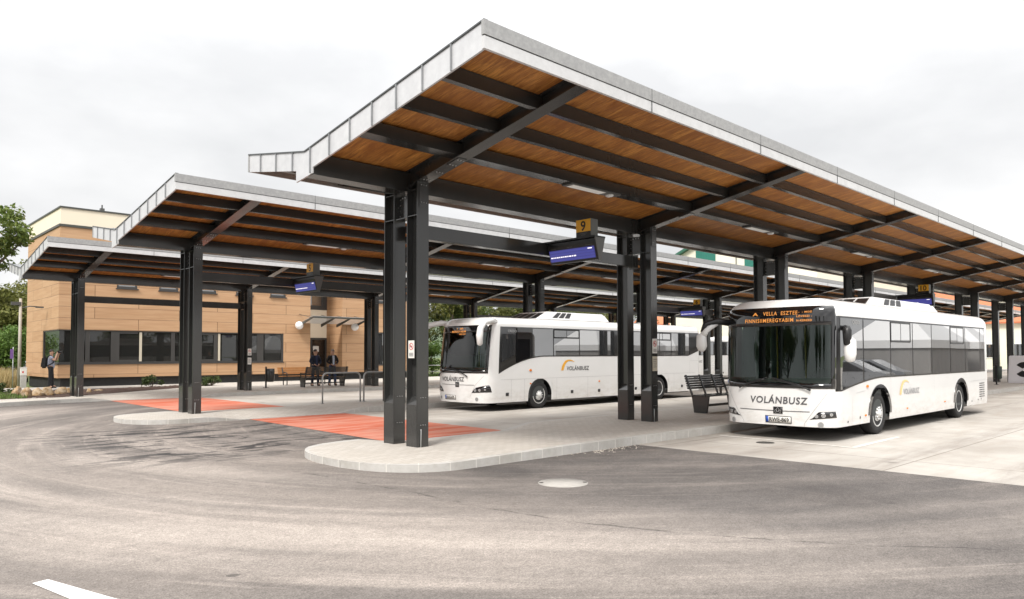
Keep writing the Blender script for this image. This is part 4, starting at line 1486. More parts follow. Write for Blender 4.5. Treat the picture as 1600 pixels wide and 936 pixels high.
# ---- city bus at board 9's bay
S2 = Shell(10.95, 2.37, 2.79, 0.62, 3.6, 2.50, 0.30, 0.035, 1.0)
sc2 = S2.sy(.055)
def lo2(x):
    # window line: level along the flank, dropping to the front corner
    return 1.20 if x > 2.6 else 1.20-.22*(1-((x-.45)/2.15))**1.6 if x > .45 else .98
cfg2 = dict(axles=(2.42, 8.15), wheel_r=.445, skirt=.285, arch_trim=True,
    windscreen=(sc2, -sc2, 1.08, 2.62), mask_z=2.27,
    dest=(S2.sy(1.80), 2.385, .1),
    dest_text=[('VELLA  ESZTEE', .40, .105, .105, .72), ('FINNISIIMEREGYABIM', 0.0, -.035, .105, 1.04), ('-  - MOZ', 1.14, .135, .045, .26), ('LÖVESZI -', 1.10, .050, .05, .30), ('N-KERESD', 1.10, -.035, .055, .30), ('A', .17, .105, .09, .12)],
    glass=[(None, 10.45, lo2, 2.445, 'black_plastic', .005, 'window_band'),
           (.40, 1.50, lambda x: lo2(x)+.03, 2.41, 'side_glass', .009, 'driver_window'),
           (1.56, 3.02, lambda x: lo2(x)+.03, 2.41, 'side_glass', .009, 'side_window'),
           (3.07, 4.42, 1.23, 2.41, 'side_glass', .009, 'side_window'), (4.47, 5.76, 1.23, 2.41, 'side_glass', .009, 'side_window'),
           (5.81, 7.22, 1.23, 2.41, 'side_glass', .009, 'side_window'), (7.27, 8.52, 1.23, 2.41, 'side_glass', .009, 'side_window'),
           (8.57, 9.95, 1.23, 2.41, 'side_glass', .009, 'side_window'), (10.0, 10.40, 1.23, 2.41, 'side_glass', .009, 'side_window')],
    hoppers=[(3.08, 4.30, 1.98, 2.40), (7.28, 8.42, 1.98, 2.40)],
    front_name=(S2.sy(1.67), .72, .19, 1.12), emblem=(1.08, .585, .19, .135),
    headlight=[(.035, .475), (.46, .43), (.40, .46), (.29, .585), (.04, .60)], lens=[(.33, .497, .034), (.215, .513, .040), (.10, .535, .030)],
    fog=(.26, .335), plate=(1.08, .40, .52, .115), reg='RWE-869',
    wipers=[(1.90, 1.35, 1.02, 1.20), (.42, 1.12, 1.0, 1.20)],
    logo=(3.62, .95, .92), logo_c='logo_pale', logo_t='logo_greypale',
    joints=[(3.05, .30, 3.05, 1.19, .006), (5.95, .30, 5.95, 1.19, .006), (1.15, .92, 1.62, .95, .006), (9.0, .95, 10.5, .97, .006), (.95, .30, .95, .85, .005), (10.47, .4, 10.47, 2.6, .006)],
    front_joints=[(2.22, .95, 1.85, .34), (.15, .95, .56, .34), (.56, .34, .56, .29), (1.85, .34, 1.85, .29)],
    orange=[(1.72, 1.04, .030), (4.05, .47, .018), (6.75, .50, .018), (1.62, .45, .02)],
    flaps=[(1.35, .42, .035, .05), (.75, .37, .03, .04), (9.15, .40, .03, .04), (9.75, .42, .03, .04), (10.05, .43, .03, .04)]
          + [(10.12, .50+k*.062, .50, .022) for k in range(7)],
    far_openings=((.98, 1.55), (1.70, 2.28)),
    roof_unit=(3.0, 8.0, .42, 2.03, 3.03), hatch=9.0)
B2 = bus('city_bus', (14.05, 5.90, 0), 'white city bus with plate RWE-869, black wheel arches and lit destination display', S2, cfg2)
# stickers and mirrors
b = MB()
for k, c in enumerate((2.325, 2.275)):
    S2.disc(b, (S2.sy(c), 1.135), .05, .011, .001, 18, 0); S2.disc(b, (S2.sy(c), 1.135), .036, .0125, .001, 16, 1)
    S2.line(b, (S2.sy(c)+.012, 1.115), (S2.sy(c)-.006, 1.155), .012, .0142, 2, 0)
b.build('access_sticker', ['white_plate', 'eu_blue'], B2)
b = MB(); put_text(b, 'CREDO', .105, lambda p, q: S2.at(S2.sx(.98+p), 2.305+q, .014), spacing=1.1, bold=.002)
b.build('maker_name', 'panel_line', B2)
mr = bpy.data.objects.new('mirror', None); COL.objects.link(mr); mr.parent = B2
b = MB(); b.tube([(.42, 2.24, 2.36), (.12, 2.50, 2.42), (-.08, 2.66, 2.36), (-.12, 2.70, 2.18)], [.07, .07, .065, .055], 10)
b.build('arm', 'black_plastic', mr)
b = MB(); b.tube([(.14, 2.50, 2.35), (.02, 2.58, 2.30), (-.08, 2.655, 2.22), (-.12, 2.70, 2.10)], [.03, .06, .075, .08], 12)
b.tube([(-.12, 2.72, 2.14), (-.125, 2.73, 2.10), (-.12, 2.73, 1.88), (-.11, 2.73, 1.80), (-.11, 2.73, 1.76)], [.07, .105, .115, .08, .03], 14)
b.build('casing', 'bus_white', mr)
mr = bpy.data.objects.new('mirror', None); COL.objects.link(mr); mr.parent = B2
b = MB(); b.tube([(.62, .06, 2.20), (.45, -.09, 2.22), (.36, -.16, 2.20)], [.05, .05, .05], 8)
b.tube([(.36, -.16, 2.24), (.35, -.16, 2.16), (.34, -.17, 1.90), (.34, -.17, 1.86)], [.05, .085, .075, .04], 12)
b.build('arm', 'black_plastic', mr)
b = MB(); b.tube([(.42, -.19, 2.02), (.41, -.19, 1.96), (.40, -.19, 1.70), (.39, -.19, 1.58), (.39, -.19, 1.55)], [.05, .11, .115, .09, .04], 14)
b.build('casing', 'bus_white', mr)
# brow of the roof over the display
b = MB()
n = 24
for i in range(n+1):
    u = i/n
    y = .22+1.93*u
    q = S2.sy(y)
    hgt = .035*min(1, min(u, 1-u)*7)
    p0 = S2.at(q, 2.66, .0); p1 = S2.at(q, 2.72, -.02)
    b.v += [p0, (p1[0]+.06, p1[1], 2.78+hgt*.8), (p1[0]+.45, p1[1], 2.80+hgt), (p1[0]+1.5, p1[1], 2.80+hgt*.6), (p1[0]+1.75, p1[1], 2.79)]
for i in range(n):
    for j in range(4):
        k = i*5+j
        b.face((k, k+5, k+6, k+1), 0, True)
b.build('roof_brow', 'bus_white', B2)

# ---- coaches on the next bays
S1 = Shell(11.9, 2.45, 2.86, 0.70, 3.4, 2.60, 0.30, 0.10, 1.05)
w1a, w1b = S1.sy(.10), -S1.sy(.06)
def lo1(x):
    if x < 2.7:
        return 1.03+.62*sin(pi/2*min(1, max(0, (x-.45)/2.25)))**.85
    if x > 10.9:
        return 1.65+.20*min(1, (x-10.9)/.75)
    return 1.65
def coach(name, loc, label, reg):
    cfg = dict(axles=(2.42, 8.95), wheel_r=.43, skirt=.255, arch_trim=False,
        windscreen=(w1a, w1b, 1.20, 2.58), mask_z=2.40,
        dest=(S1.sy(1.72), 2.40, .1), dest_text=[('=  -MR- -', .30, .09, .08, .42), ('- MEREGYABIM', 0.0, .0, .085, .75), ('KERESD MOZ', .45, -.07, .05, .3)],
        glass=[(.62, 11.66, lo1, 2.565, 'black_plastic', .005, 'window_band'),
               (.72, 1.30, lambda x: max(lo1(x)+.30, 1.45), 2.34, 'side_glass', .009, 'driver_window'),
               (1.34, 2.04, lambda x: lo1(x)+.03, 2.53, 'black_glass', .009, 'side_window'),
               (2.08, 3.02, lambda x: lo1(x)+.03, 2.53, 'side_glass', .009, 'side_window'),
               (3.06, 4.30, 1.68, 2.53, 'side_glass', .009, 'side_window'), (4.34, 5.60, 1.68, 2.53, 'side_glass', .009, 'side_window'),
               (5.64, 6.20, 1.68, 2.53, 'side_glass', .009, 'side_window'),
               (6.75, 7.72, 1.68, 2.53, 'side_glass', .009, 'side_window'), (7.76, 8.92, 1.68, 2.53, 'side_glass', .009, 'side_window'),
               (8.96, 9.70, 1.68, 2.53, 'side_glass', .009, 'side_window'), (9.74, 11.0, lambda x: lo1(x)+.03, 2.53, 'side_glass', .009, 'side_window')],
        hoppers=[(3.06, 4.30, 2.26, 2.52), (8.6, 9.68, 2.26, 2.52)],
        front_name=(S1.sy(1.98), .90, .185, 1.05), emblem=(1.20, .80, .17, .15),
        headlight=[(.03, .585), (.55, .56), (.48, .66), (.40, .72), (.05, .80)], lens=[(.42, .635, .035), (.28, .645, .038), (.14, .665, .030)],
        fog=(.38, .375), plate=(1.55, .40, .50, .11), reg=reg,
        wipers=[(2.15, 1.55, 1.06, 1.34), (.70, 1.50, 1.05, 1.30)],
        logo=(3.46, 1.36, 1.0), logo_c='logo_orange', logo_t='logo_grey',
        joints=[(1.15, .95, 1.15, .28, .007), (1.72, .95, 1.72, .28, .007), (.7, .95, 11.7, .98, .006), (3.2, .27, 3.2, .95, .007), (4.75, .27, 4.75, .95, .007), (6.35, .27, 6.35, .95, .007), (7.7, .27, 7.7, .95, .007), (9.9, .27, 9.9, .95, .007), (11.0, .97, 11.0, 1.45, .006), (11.0, 1.45, 11.6, 1.46, .006)],
        front_joints=[(2.32, 1.08, 2.10, .55), (.16, 1.08, .42, .80), (.42, .80, .62, .45)],
        orange=[(1.98, 1.22, .035), (1.98, .80, .022), (5.35, .79, .022), (7.1, .79, .022)],
        flaps=[(.98, .50, .13, .10), (3.95, .48, .12, .10), (5.35, .47, .12, .10), (6.85, .47, .12, .10), (7.45, .47, .12, .10), (10.45, .47, .12, .10)]
              + [(11.45, .62+k*.055, .32, .02) for k in range(5)],
        roof_unit=(2.6, 6.5, .38, 2.07, 3.15), hatch=9.0)
    root = bus(name, loc, label, S1, cfg)
    b = MB(); put_text(b, 'CREDO', .105, lambda p, q: S1.at(S1.sx(1.0+p), 2.40+q, .012), spacing=1.1, bold=.002)
    b.build('maker_name', 'panel_line', root)
    for s in (-1, 1):
        my = lambda v: v if s < 0 else 2.45-v
        b = MB()
        b.tube([(.62, my(.12), 2.70), (.35, my(.02), 2.74), (-.05, my(-.10), 2.66), (-.25, my(-.16), 2.48), (-.30, my(-.18), 2.28), (-.29, my(-.18), 2.02), (-.28, my(-.18), 1.98)],
               [.085, .085, .085, .095, .105, .085, .04], 12)
        b.build('mirror', 'bus_white', root)
    # ribs in the roof front
    b = MB()
    for k in range(4):
        z = 2.72+k*.035
        S1.line(b, (S1.sy(1.6), z), (S1.sy(.9), z), .010, .004, 8)
    b.build('roof_vents', 'panel_line', root)
    # white frame between windscreen and cab window
    return root
coach('coach', (14.45, 16.33, 0), 'white coach with plate RWE-870 and drooping white mirrors, beside the big canopy columns', 'RWE-870')
coach('coach', (37.5, 26.2, 0), 'white coach farther back, partly hidden behind the rear of the coach with drooping mirrors', 'RWE-871')

# ================================================================== STATION BUILDING
bl = thing('station_building', (8.97, 42.0, 0), 'timber clad station building with long strip window and cream upper band', 'building')
WX, RX0, RX1, EX, DY = 13.74, 13.74, 16.01, 22.6, 2.0        # local: end of left block, recess, right end, depth of recess
zb0, zc = 0.60, 8.20
# front cladding, pieces butt round the openings
UPW = [2.63, 4.73, 6.83, 8.98, 11.08]                          # upper windows (x), 1 m wide, 5.25 .. 6.9
b = MB()
b.box(0.0, WX, 0, .3, zb0, 1.30)
b.box(11.96, WX, 0, .3, 1.30, 3.03)
b.box(0.0, WX, 0, .3, 3.03, 5.25)
xs = 0.0
for u in UPW:
    b.box(xs, u, 0, .3, 5.25, 6.9); xs = u+1.0
b.box(xs, WX, 0, .3, 5.25, 6.9)
b.box(0.0, WX, 0, .3, 6.9, zc)
b.box(RX1, EX, 0, .3, zb0, 1.0); b.box(RX1, RX1+2.35, 0, .3, 1.0, 3.25); b.box(RX1+4.2, EX, 0, .3, 1.0, 3.25)
b.box(RX1, EX, 0, .3, 3.25, 5.25); b.box(RX1, RX1+2.6, 0, .3, 5.25, 6.9); b.box(RX1+3.6, EX, 0, .3, 5.25, 6.9); b.box(RX1, EX, 0, .3, 6.9, zc)
b.build('front_cladding', 'cladding_front', bl)
b = MB()
b.box(.004, .3, .3, 7.4, zb0, 1.30); b.box(.004, .3, 3.4, 7.4, 1.30, 3.03); b.box(.004, .3, .3, 7.4, 3.03, zc)
b.build('side_cladding', 'cladding_side', bl)
for q in ((RX1+.002, RX1+.3, .3, DY+.3), (EX-.3, EX-.002, .3, 7.4), (WX-.3, WX-.002, .3, DY+.3)):
    b = MB(); b.box(*q, zb0, zc); b.build('side_cladding', 'cladding_side', bl)
b = MB(); b.box(.3, EX-.3, 7.1, 7.4, zb0, zc); b.build('rear_wall', 'cream_wall', bl)
b = MB(); b.box(.15, WX-.15, .15, 7.25, 0.0, zb0); b.box(RX1+.15, EX-.15, .15, 7.25, 0, zb0); b.box(WX-.15, RX1+.15, DY+.2, 7.25, 0, .15)
b.build('plinth', 'plinth', bl)
b = MB()
b.box(.02, EX-.02, .02, 7.38, zc+.12, 9.14)
b.build('upper_wall', 'cream', bl)
b = MB(); b.box(-.05, EX+.05, -.05, 7.45, zc, zc+.12); b.build('string_course', 'coping', bl)
b = MB(); b.box(-.03, EX+.03, -.03, 7.43, 9.14, 9.22); b.build('coping', 'coping', bl)
b = MB(); b.box(1.9, 2.1, .4, .6, 9.2, 9.42); b.box(1.96, 2.02, .44, .5, 9.42, 9.6); b.build('roof_vent', 'steel_light', bl)
# strip window wrapping the corner
sw = bpy.data.objects.new('strip_window', None); COL.objects.link(sw); sw.parent = bl
b = MB()
b.box(.03, 11.96, .03, .12, 1.30, 1.40); b.box(.03, 11.96, .03, .12, 2.97, 3.03)
b.box(.03, .12, .12, 3.4, 1.30, 1.40); b.box(.03, .12, .12, 3.4, 2.97, 3.03)
for x in (1.22, 2.40, 2.60, 5.40, 6.55, 6.78, 7.74, 9.30, 10.30, 10.50):
    b.box(x, x+.20, .04, .12, 1.40, 2.97)
b.box(11.84, 11.96, .03, .12, 1.40, 2.97); b.box(.03, .13, 3.3, 3.4, 1.4, 2.97)
for x0, x1 in ((2.60, 3.70), (6.78, 7.85), (10.30, 10.6)):      # opening casements: a second, inner frame
    b.box(x0, x1, .045, .115, 1.40, 1.50); b.box(x0, x1, .045, .115, 2.87, 2.97)
b.box(-.03, 12.0, -.05, .03, 1.27, 1.31); b.box(-.05, .03, -.05, 3.45, 1.27, 1.31)
b.build('frame', 'frame_dark', sw)
b = MB(); b.box(.06, 11.9, .075, .085, 1.38, 2.99); b.box(.07, .08, .10, 3.35, 1.38, 2.99)
b.build('pane', 'building_glass', sw)
for x in (.95, 3.78, 7.98):
    b = MB(); b.box(x, x+.13, .060, .30, 1.41, 2.96)
    b.build('inner_column', 'beige_plate', sw)
b = MB(); b.box(.31, 11.9, 4.2, 4.25, .9, 3.2); b.box(.31, 11.9, .31, 4.2, .88, .92); b.box(.31, 11.9, .31, 4.2, 3.15, 3.2); b.box(11.85, 11.9, .31, 4.2, .92, 3.15)
for x in (2.0, 5.0, 8.7):
    b.box(x, x+1.5, 1.6, 2.2, .92, 1.70)
b.build('room', 'cream_wall', sw)
for u in UPW+[RX1+2.6]:
    w = bpy.data.objects.new('upper_window', None); COL.objects.link(w); w.parent = bl
    b = MB()
    b.box(u, u+.09, .02, .12, 5.25, 6.9); b.box(u+.91, u+1.0, .02, .12, 5.25, 6.9); b.box(u+.09, u+.91, .02, .12, 5.25, 5.36); b.box(u+.09, u+.91, .02, .12, 6.8, 6.9)
    b.box(u-.05, u+1.05, -.09, .02, 5.20, 5.25)
    b.build('frame', 'frame_dark', w)
    b = MB(); b.box(u+.09, u+.91, .07, .08, 5.36, 6.8); b.build('pane', 'side_glass', w)
w = bpy.data.objects.new('side_window', None); COL.objects.link(w); w.parent = bl
b = MB(); x0 = RX1+2.35
b.box(x0, x0+.10, .03, .12, 1.0, 3.25); b.box(x0+1.75, x0+1.85, .03, .12, 1.0, 3.25); b.box(x0+.1, x0+1.75, .03, .12, 1.0, 1.1); b.box(x0+.1, x0+1.75, .03, .12, 3.15, 3.25)
b.build('frame', 'frame_dark', w)
b = MB(); b.box(x0+.1, x0+1.75, .07, .08, 1.1, 3.15); b.build('pane', 'side_glass', w)
# recessed entrance
b = MB(); b.box(WX, RX1, DY, DY+.2, 2.86, 4.72); b.build('entrance_wall', 'cream', bl)
b = MB(); b.box(WX, RX1, DY, DY+.2, 6.6, zc); b.build('entrance_wall', 'cream', bl)
d = bpy.data.objects.new('entrance_door', None); COL.objects.link(d); d.parent = bl
b = MB(); b.box(WX, WX+.12, DY-.03, DY+.1, .15, 2.86); b.box(RX1-.12, RX1, DY-.03, DY+.1, .15, 2.86); b.box(WX+.12, RX1-.12, DY-.03, DY+.1, 2.72, 2.86); b.box(WX+1.1, WX+1.2, DY-.03, DY+.1, .15, 2.72)
b.build('frame', 'frame_dark', d)
b = MB(); b.box(WX+.12, RX1-.12, DY+.01, DY+.02, .17, 2.72); b.build('pane', 'black_glass', d)
b = MB(); b.box(WX+1.28, WX+1.70, DY-.002, DY+.009, 1.95, 2.32); b.build('poster', 'white_plate', d)
b = MB(); b.box(WX+.5, WX+.95, DY-.002, DY+.009, 1.28, 1.44); b.build('yellow_sticker', 'yellow_sign', d)
w = bpy.data.objects.new('stair_window', None); COL.objects.link(w); w.parent = bl
b = MB(); b.box(WX, WX+.12, DY-.02, DY+.15, 4.72, 6.6); b.box(RX1-.35, RX1, DY-.02, DY+.15, 4.72, 6.6); b.box(WX+.12, RX1-.35, DY-.02, DY+.15, 4.72, 5.0); b.box(WX+.12, RX1-.35, DY-.02, DY+.15, 6.4, 6.6)
b.build('frame', 'frame_dark', w)
b = MB(); b.box(WX+.12, RX1-.35, DY+.03, DY+.04, 5.0, 6.4); b.build('pane', 'side_glass', w)
# slatted glass awning
aw = bpy.data.objects.new('awning', None); COL.objects.link(aw); aw.parent = bl
b = MB()
for x in (13.0, 14.5, 15.6, 16.9):
    b.hexa([(x-.03, -1.7, 3.98), (x+.03, -1.7, 3.98), (x+.03, .0, 3.50), (x-.03, .0, 3.50), (x-.03, -1.7, 4.06), (x+.03, -1.7, 4.06), (x+.03, .0, 3.68), (x-.03, .0, 3.68)])
    b.tube([(x, -1.4, 4.02), (x, 0, 4.25)], .018, 6)
b.box(13.0, 17.0, -1.75, -1.68, 3.97, 4.07)
b.build('brackets', 'coping', aw)
b = MB()
for k in range(9):
    y = -1.62+k*.185; z = 4.07-k*.045
    b.hexa([(13.0, y, z), (17.0, y, z), (17.0, y+.15, z+.03), (13.0, y+.15, z+.03), (13.0, y, z+.012), (17.0, y, z+.012), (17.0, y+.15, z+.042), (13.0, y+.15, z+.042)])
b.build('slats', 'galvanised', aw)
for x in (12.82, 16.75):
    wl = bpy.data.objects.new('wall_lamp', None); COL.objects.link(wl); wl.parent = bl
    b = MB(); b.sphere((x, -.32, 3.55), .25, 20, 12); b.build('globe', 'globe', wl)
    b = MB(); b.cyl((x, -.12, 3.58), (0, 1, 0), .09, .12, 12); b.build('wall_bracket', 'steel_light', wl)

# ================================================================== STREET FURNITURE
def slat_bench(name, loc, rotz, label, L=2.0):
    """bench along local X, seat facing -Y, backrest on the +Y side"""
    root = thing(name, loc, label, 'bench', rotz, group='dark slatted metal benches')
    for x in (0.0, L-.06):
        b = MB()
        b.prism([(x, .02, 0), (x, .40, 0), (x, .47, .44), (x, -.05, .44)], (.06, 0, 0))
        b.build('leg', 'steel', root, bevel=.004)
    b = MB()
    for k in range(6):
        y = -.04+k*.085
        b.box(-.03, L+.03, y, y+.062, .44, .475)
    b.box(.06, L-.06, .16, .24, .16, .22)
    b.build('seat', 'steel', root)
    b = MB()
    for k in range(6):
        z = .62+k*.062; y = .50+(z-.47)*.28
        b.hexa([(-.05, y, z), (L+.05, y, z), (L+.05, y+.03, z+.01), (-.05, y+.03, z+.01), (-.05, y+.012, z+.043), (L+.05, y+.012, z+.043), (L+.05, y+.042, z+.053), (-.05, y+.042, z+.053)])
    b.build('backrest', 'steel', root)
    for x in (.0, L*.36, L*.70, L-.05):
        b = MB(); b.hexa([(x, .42, .40), (x+.05, .42, .40), (x+.05, .46, .40), (x, .46, .40), (x, .645, 1.0), (x+.05, .645, 1.0), (x+.05, .685, 1.0), (x, .685, 1.0)])
        b.build('back_post', 'steel', root)
    for x in (L*.36, L-.05):
        b = MB(); b.box(x, x+.05, -.02, .50, .66, .70); b.box(x, x+.05, -.02, .03, .475, .66)
        b.build('armrest', 'steel', root)
    return root
slat_bench('platform_bench', (17.1, 10.45, .15), 0, 'dark slatted metal bench beside the front of the city bus', 1.85)
slat_bench('platform_bench', (19.75, 33.35, .15), pi, 'dark metal bench with its back to the road, the two men standing behind it', 2.25)
slat_bench('platform_bench', (36.6, 10.45, .15), 0, 'dark metal bench far down the platform behind the tail of the city bus', 1.85)
slat_bench('platform_bench', (38.4, 20.4, .15), 0, 'dark metal bench on the middle platform beyond the coach', 1.85)
wbn = thing('wooden_bench', (17.9, 36.0, .15), 'brown wooden bench against the timber clad building', 'bench')
for x in (.25, 2.45):
    b = MB(); b.tube([(x, .0, 0), (x, .02, .45), (x, .02, .62), (x, .25, .66), (x, .45, .66)], .028, 8); b.tube([(x, .42, 0), (x, .42, .45), (x, .58, .92)], .028, 8)
    b.build('leg', 'black_plastic', wbn)
b = MB()
for k in range(4):
    b.box(0, 2.7, .0+k*.115, .10+k*.115, .44, .48)
b.build('seat', 'bench_wood', wbn)
b = MB()
for k in range(3):
    z = .56+k*.125; y = .47+(z-.5)*.34
    b.hexa([(0, y, z), (2.7, y, z), (2.7, y+.035, z), (0, y+.035, z), (0, y+.04, z+.11), (2.7, y+.04, z+.11), (2.7, y+.075, z+.11), (0, y+.075, z+.11)])
b.build('backrest', 'bench_wood', wbn)

def hoop(x, y, z, L, label):
    root = thing('hoop_barrier', (x, y, z), label, 'barrier', group='silver tube barriers')
    b = MB(); r = .16; pts = [(0, 0, 0)]
    H = .98
    pts += [(0, 0, H-r)]+[(r-r*cos(pi/2*k/6), 0, H-r+r*sin(pi/2*k/6)) for k in range(1, 7)]
    pts += [(L-r+r*sin(pi/2*k/6), 0, H-r+r*cos(pi/2*k/6)) for k in range(0, 7)]+[(L, 0, 0)]
    b.tube(pts, .026, 10)
    b.build('tube', 'galvanised', root)
    for q in (0, L):
        b = MB(); b.lathe((q, 0, 0), (0, 0, 1), [(.06, 0), (.06, .008), (.03, .012)], 12)
        b.build('base_plate', 'galvanised', root)
    return root
hoop(11.96, 21.3, .15, 1.40, 'silver hoop barrier in front of the two men, both its legs in view')
hoop(13.5, 21.3, .15, 1.9, 'silver hoop barrier reaching in behind tall columns')
def bin_(loc, label, m):
    root = thing('litter_bin', loc, label, 'litter bin')
    b = MB(); b.lathe((.22, 0, .28), (0, 0, 1), [(.15, 0), (.19, .05), (.20, .62), (.185, .64), (.175, .60), (0, .55)], 18); b.build('drum', m, root)
    b = MB(); b.box(-.03, .03, -.03, .03, 0, 1.02); b.box(-.10, .10, -.10, .10, 0, .015); b.box(.0, .10, -.02, .02, .5, .55); b.box(.0, .10, -.02, .02, .8, .85); b.build('post', 'black_plastic', root)
    return root
bin_((15.95, 33.8, .15), 'dark litter bin with post beside the wooden bench', 'steel')
bin_((43.2, 9.9, .15), 'green black litter bin behind the tail of the city bus', 'bin_green')
bin_((38.0, 21.4, .15), 'dark litter bin on the middle platform past the coach', 'steel')
tb = thing('counter_table', (46.2, 9.05, .15), 'white cloth covered counter with a round black emblem', 'table')
b = MB(); b.hexa([(-.1, -1.3, 0), (.9, -1.3, 0), (.9, 1.0, 0), (-.1, 1.0, 0), (0, -1.25, 1.45), (.8, -1.25, 1.45), (.8, .95, 1.45), (0, .95, 1.45)])
b.build('cloth', 'table_white', tb, bevel=.03)
b = MB()
for k in range(24):
    a0, a1 = radians(35)+k*radians(290)/24, radians(35)+(k+1)*radians(290)/24
    f = lambda a, r: (-.10+.1*(.72+r*sin(a))/1.45-.004, r*cos(a)+.28, .72+r*sin(a))
    b.quad(f(a0, .40), f(a1, .40), f(a1, .08), f(a0, .08))
b.build('emblem', 'sign_black', tb)
sg = thing('information_stand', (35.6, 24.6, 0), 'grey square information plate on a thin stand behind the city bus mirror', 'sign')
b = MB(); b.tube([(0, 0, 0), (0, 0, 1.0)], .03, 8); b.lathe((0, 0, 0), (0, 0, 1), [(.3, 0), (.3, .03), (.05, .06)], 14); b.build('stand', 'galvanised', sg)
b = MB(); b.box(-.02, .02, -.33, .33, .85, 1.45); b.build('plate', 'beige_plate', sg, bevel=.01)

# stones in the bed
for k, (x, y, rx, rz, lab) in enumerate((
        (5.98, 34.4, .22, .34, 'light brown boulder half buried beside the grass, first of the row'), (5.98, 32.75, .25, .36, 'tall rounded tan boulder, second in the row from the grass'),
        (6.42, 33.2, .27, .34, 'broad tan boulder in the middle of the row by the planting bed'), (6.82, 33.35, .25, .38, 'pale pointed boulder between the broad and the wide tan boulders'),
        (7.32, 33.8, .28, .34, 'wide tan boulder below the photographer, between the pale one and the canopy column'), (7.68, 34.1, .18, .25, 'small brown boulder partly behind the canopy column'),
        (8.58, 34.7, .16, .18, 'small grey stone past the canopy column, towards the low shrubs'), (9.1, 35.3, .20, .13, 'flat pinkish stone, last of the row towards the low shrubs'))):
    bm = bmesh.new(); bmesh.ops.create_icosphere(bm, subdivisions=3, radius=1)
    rnd = random.Random(40+k)
    cuts = [(Vector((rnd.uniform(-1, 1), rnd.uniform(-1, 1), rnd.uniform(-.2, 1))).normalized(), rnd.uniform(.58, .82)) for _ in range(9)]
    for v in bm.verts:
        for n_, d_ in cuts:
            e = v.co.dot(n_)-d_
            if e > 0:
                v.co -= n_*e*.9
        v.co *= 1+.10*mnoise.noise(v.co*2.2+Vector((k*3, 0, 0)))
    me = bpy.data.meshes.new('boulder'); bm.to_mesh(me); bm.free()
    me.materials.append(MATS['rock'])
    o = bpy.data.objects.new('boulder', me); COL.objects.link(o)
    o.location = (x, y, .15+rz*.38); o.scale = (rx, rx*.8, rz*.72); o.rotation_euler = (0, 0, k*1.3)
    tag(o, lab, 'boulder', 'boulders along the planting bed')

# ================================================================== PEOPLE
def skin_obj(name, verts, edges, rad, m, parent, levels=2):
    me = bpy.data.meshes.new(name)
    me.from_pydata([tuple(v) for v in verts], edges, [])
    me.materials.append(MATS[m])
    o = bpy.data.objects.new(name, me)
    COL.objects.link(o)
    if parent:
        o.parent = parent
    sk = o.modifiers.new('skin', 'SKIN')
    sk.use_smooth_shade = True
    for d_, r in zip(me.skin_vertices[0].data, rad):
        d_.radius = r if isinstance(r, tuple) else (r, r)
    seen = set()                                         # one root per connected chain
    adj = {i: [] for i in range(len(verts))}
    for a, b_ in edges:
        adj[a].append(b_); adj[b_].append(a)
    for i in range(len(verts)):
        if i in seen:
            continue
        me.skin_vertices[0].data[i].use_root = True
        stk = [i]
        while stk:
            q = stk.pop()
            if q not in seen:
                seen.add(q); stk += adj[q]
    sb = o.modifiers.new('sub', 'SUBSURF'); sb.levels = levels; sb.render_levels = levels
    # freeze into an ordinary mesh
    dg = bpy.context.evaluated_depsgraph_get(); dg.update()
    ev = bpy.data.meshes.new_from_object(o.evaluated_get(dg))
    o.modifiers.clear()
    o.data = ev; ev.name = name
    for p in ev.polygons:
        p.use_smooth = True
    if not ev.materials:
        ev.materials.append(MATS[m])
    bpy.data.meshes.remove(me)
    return o
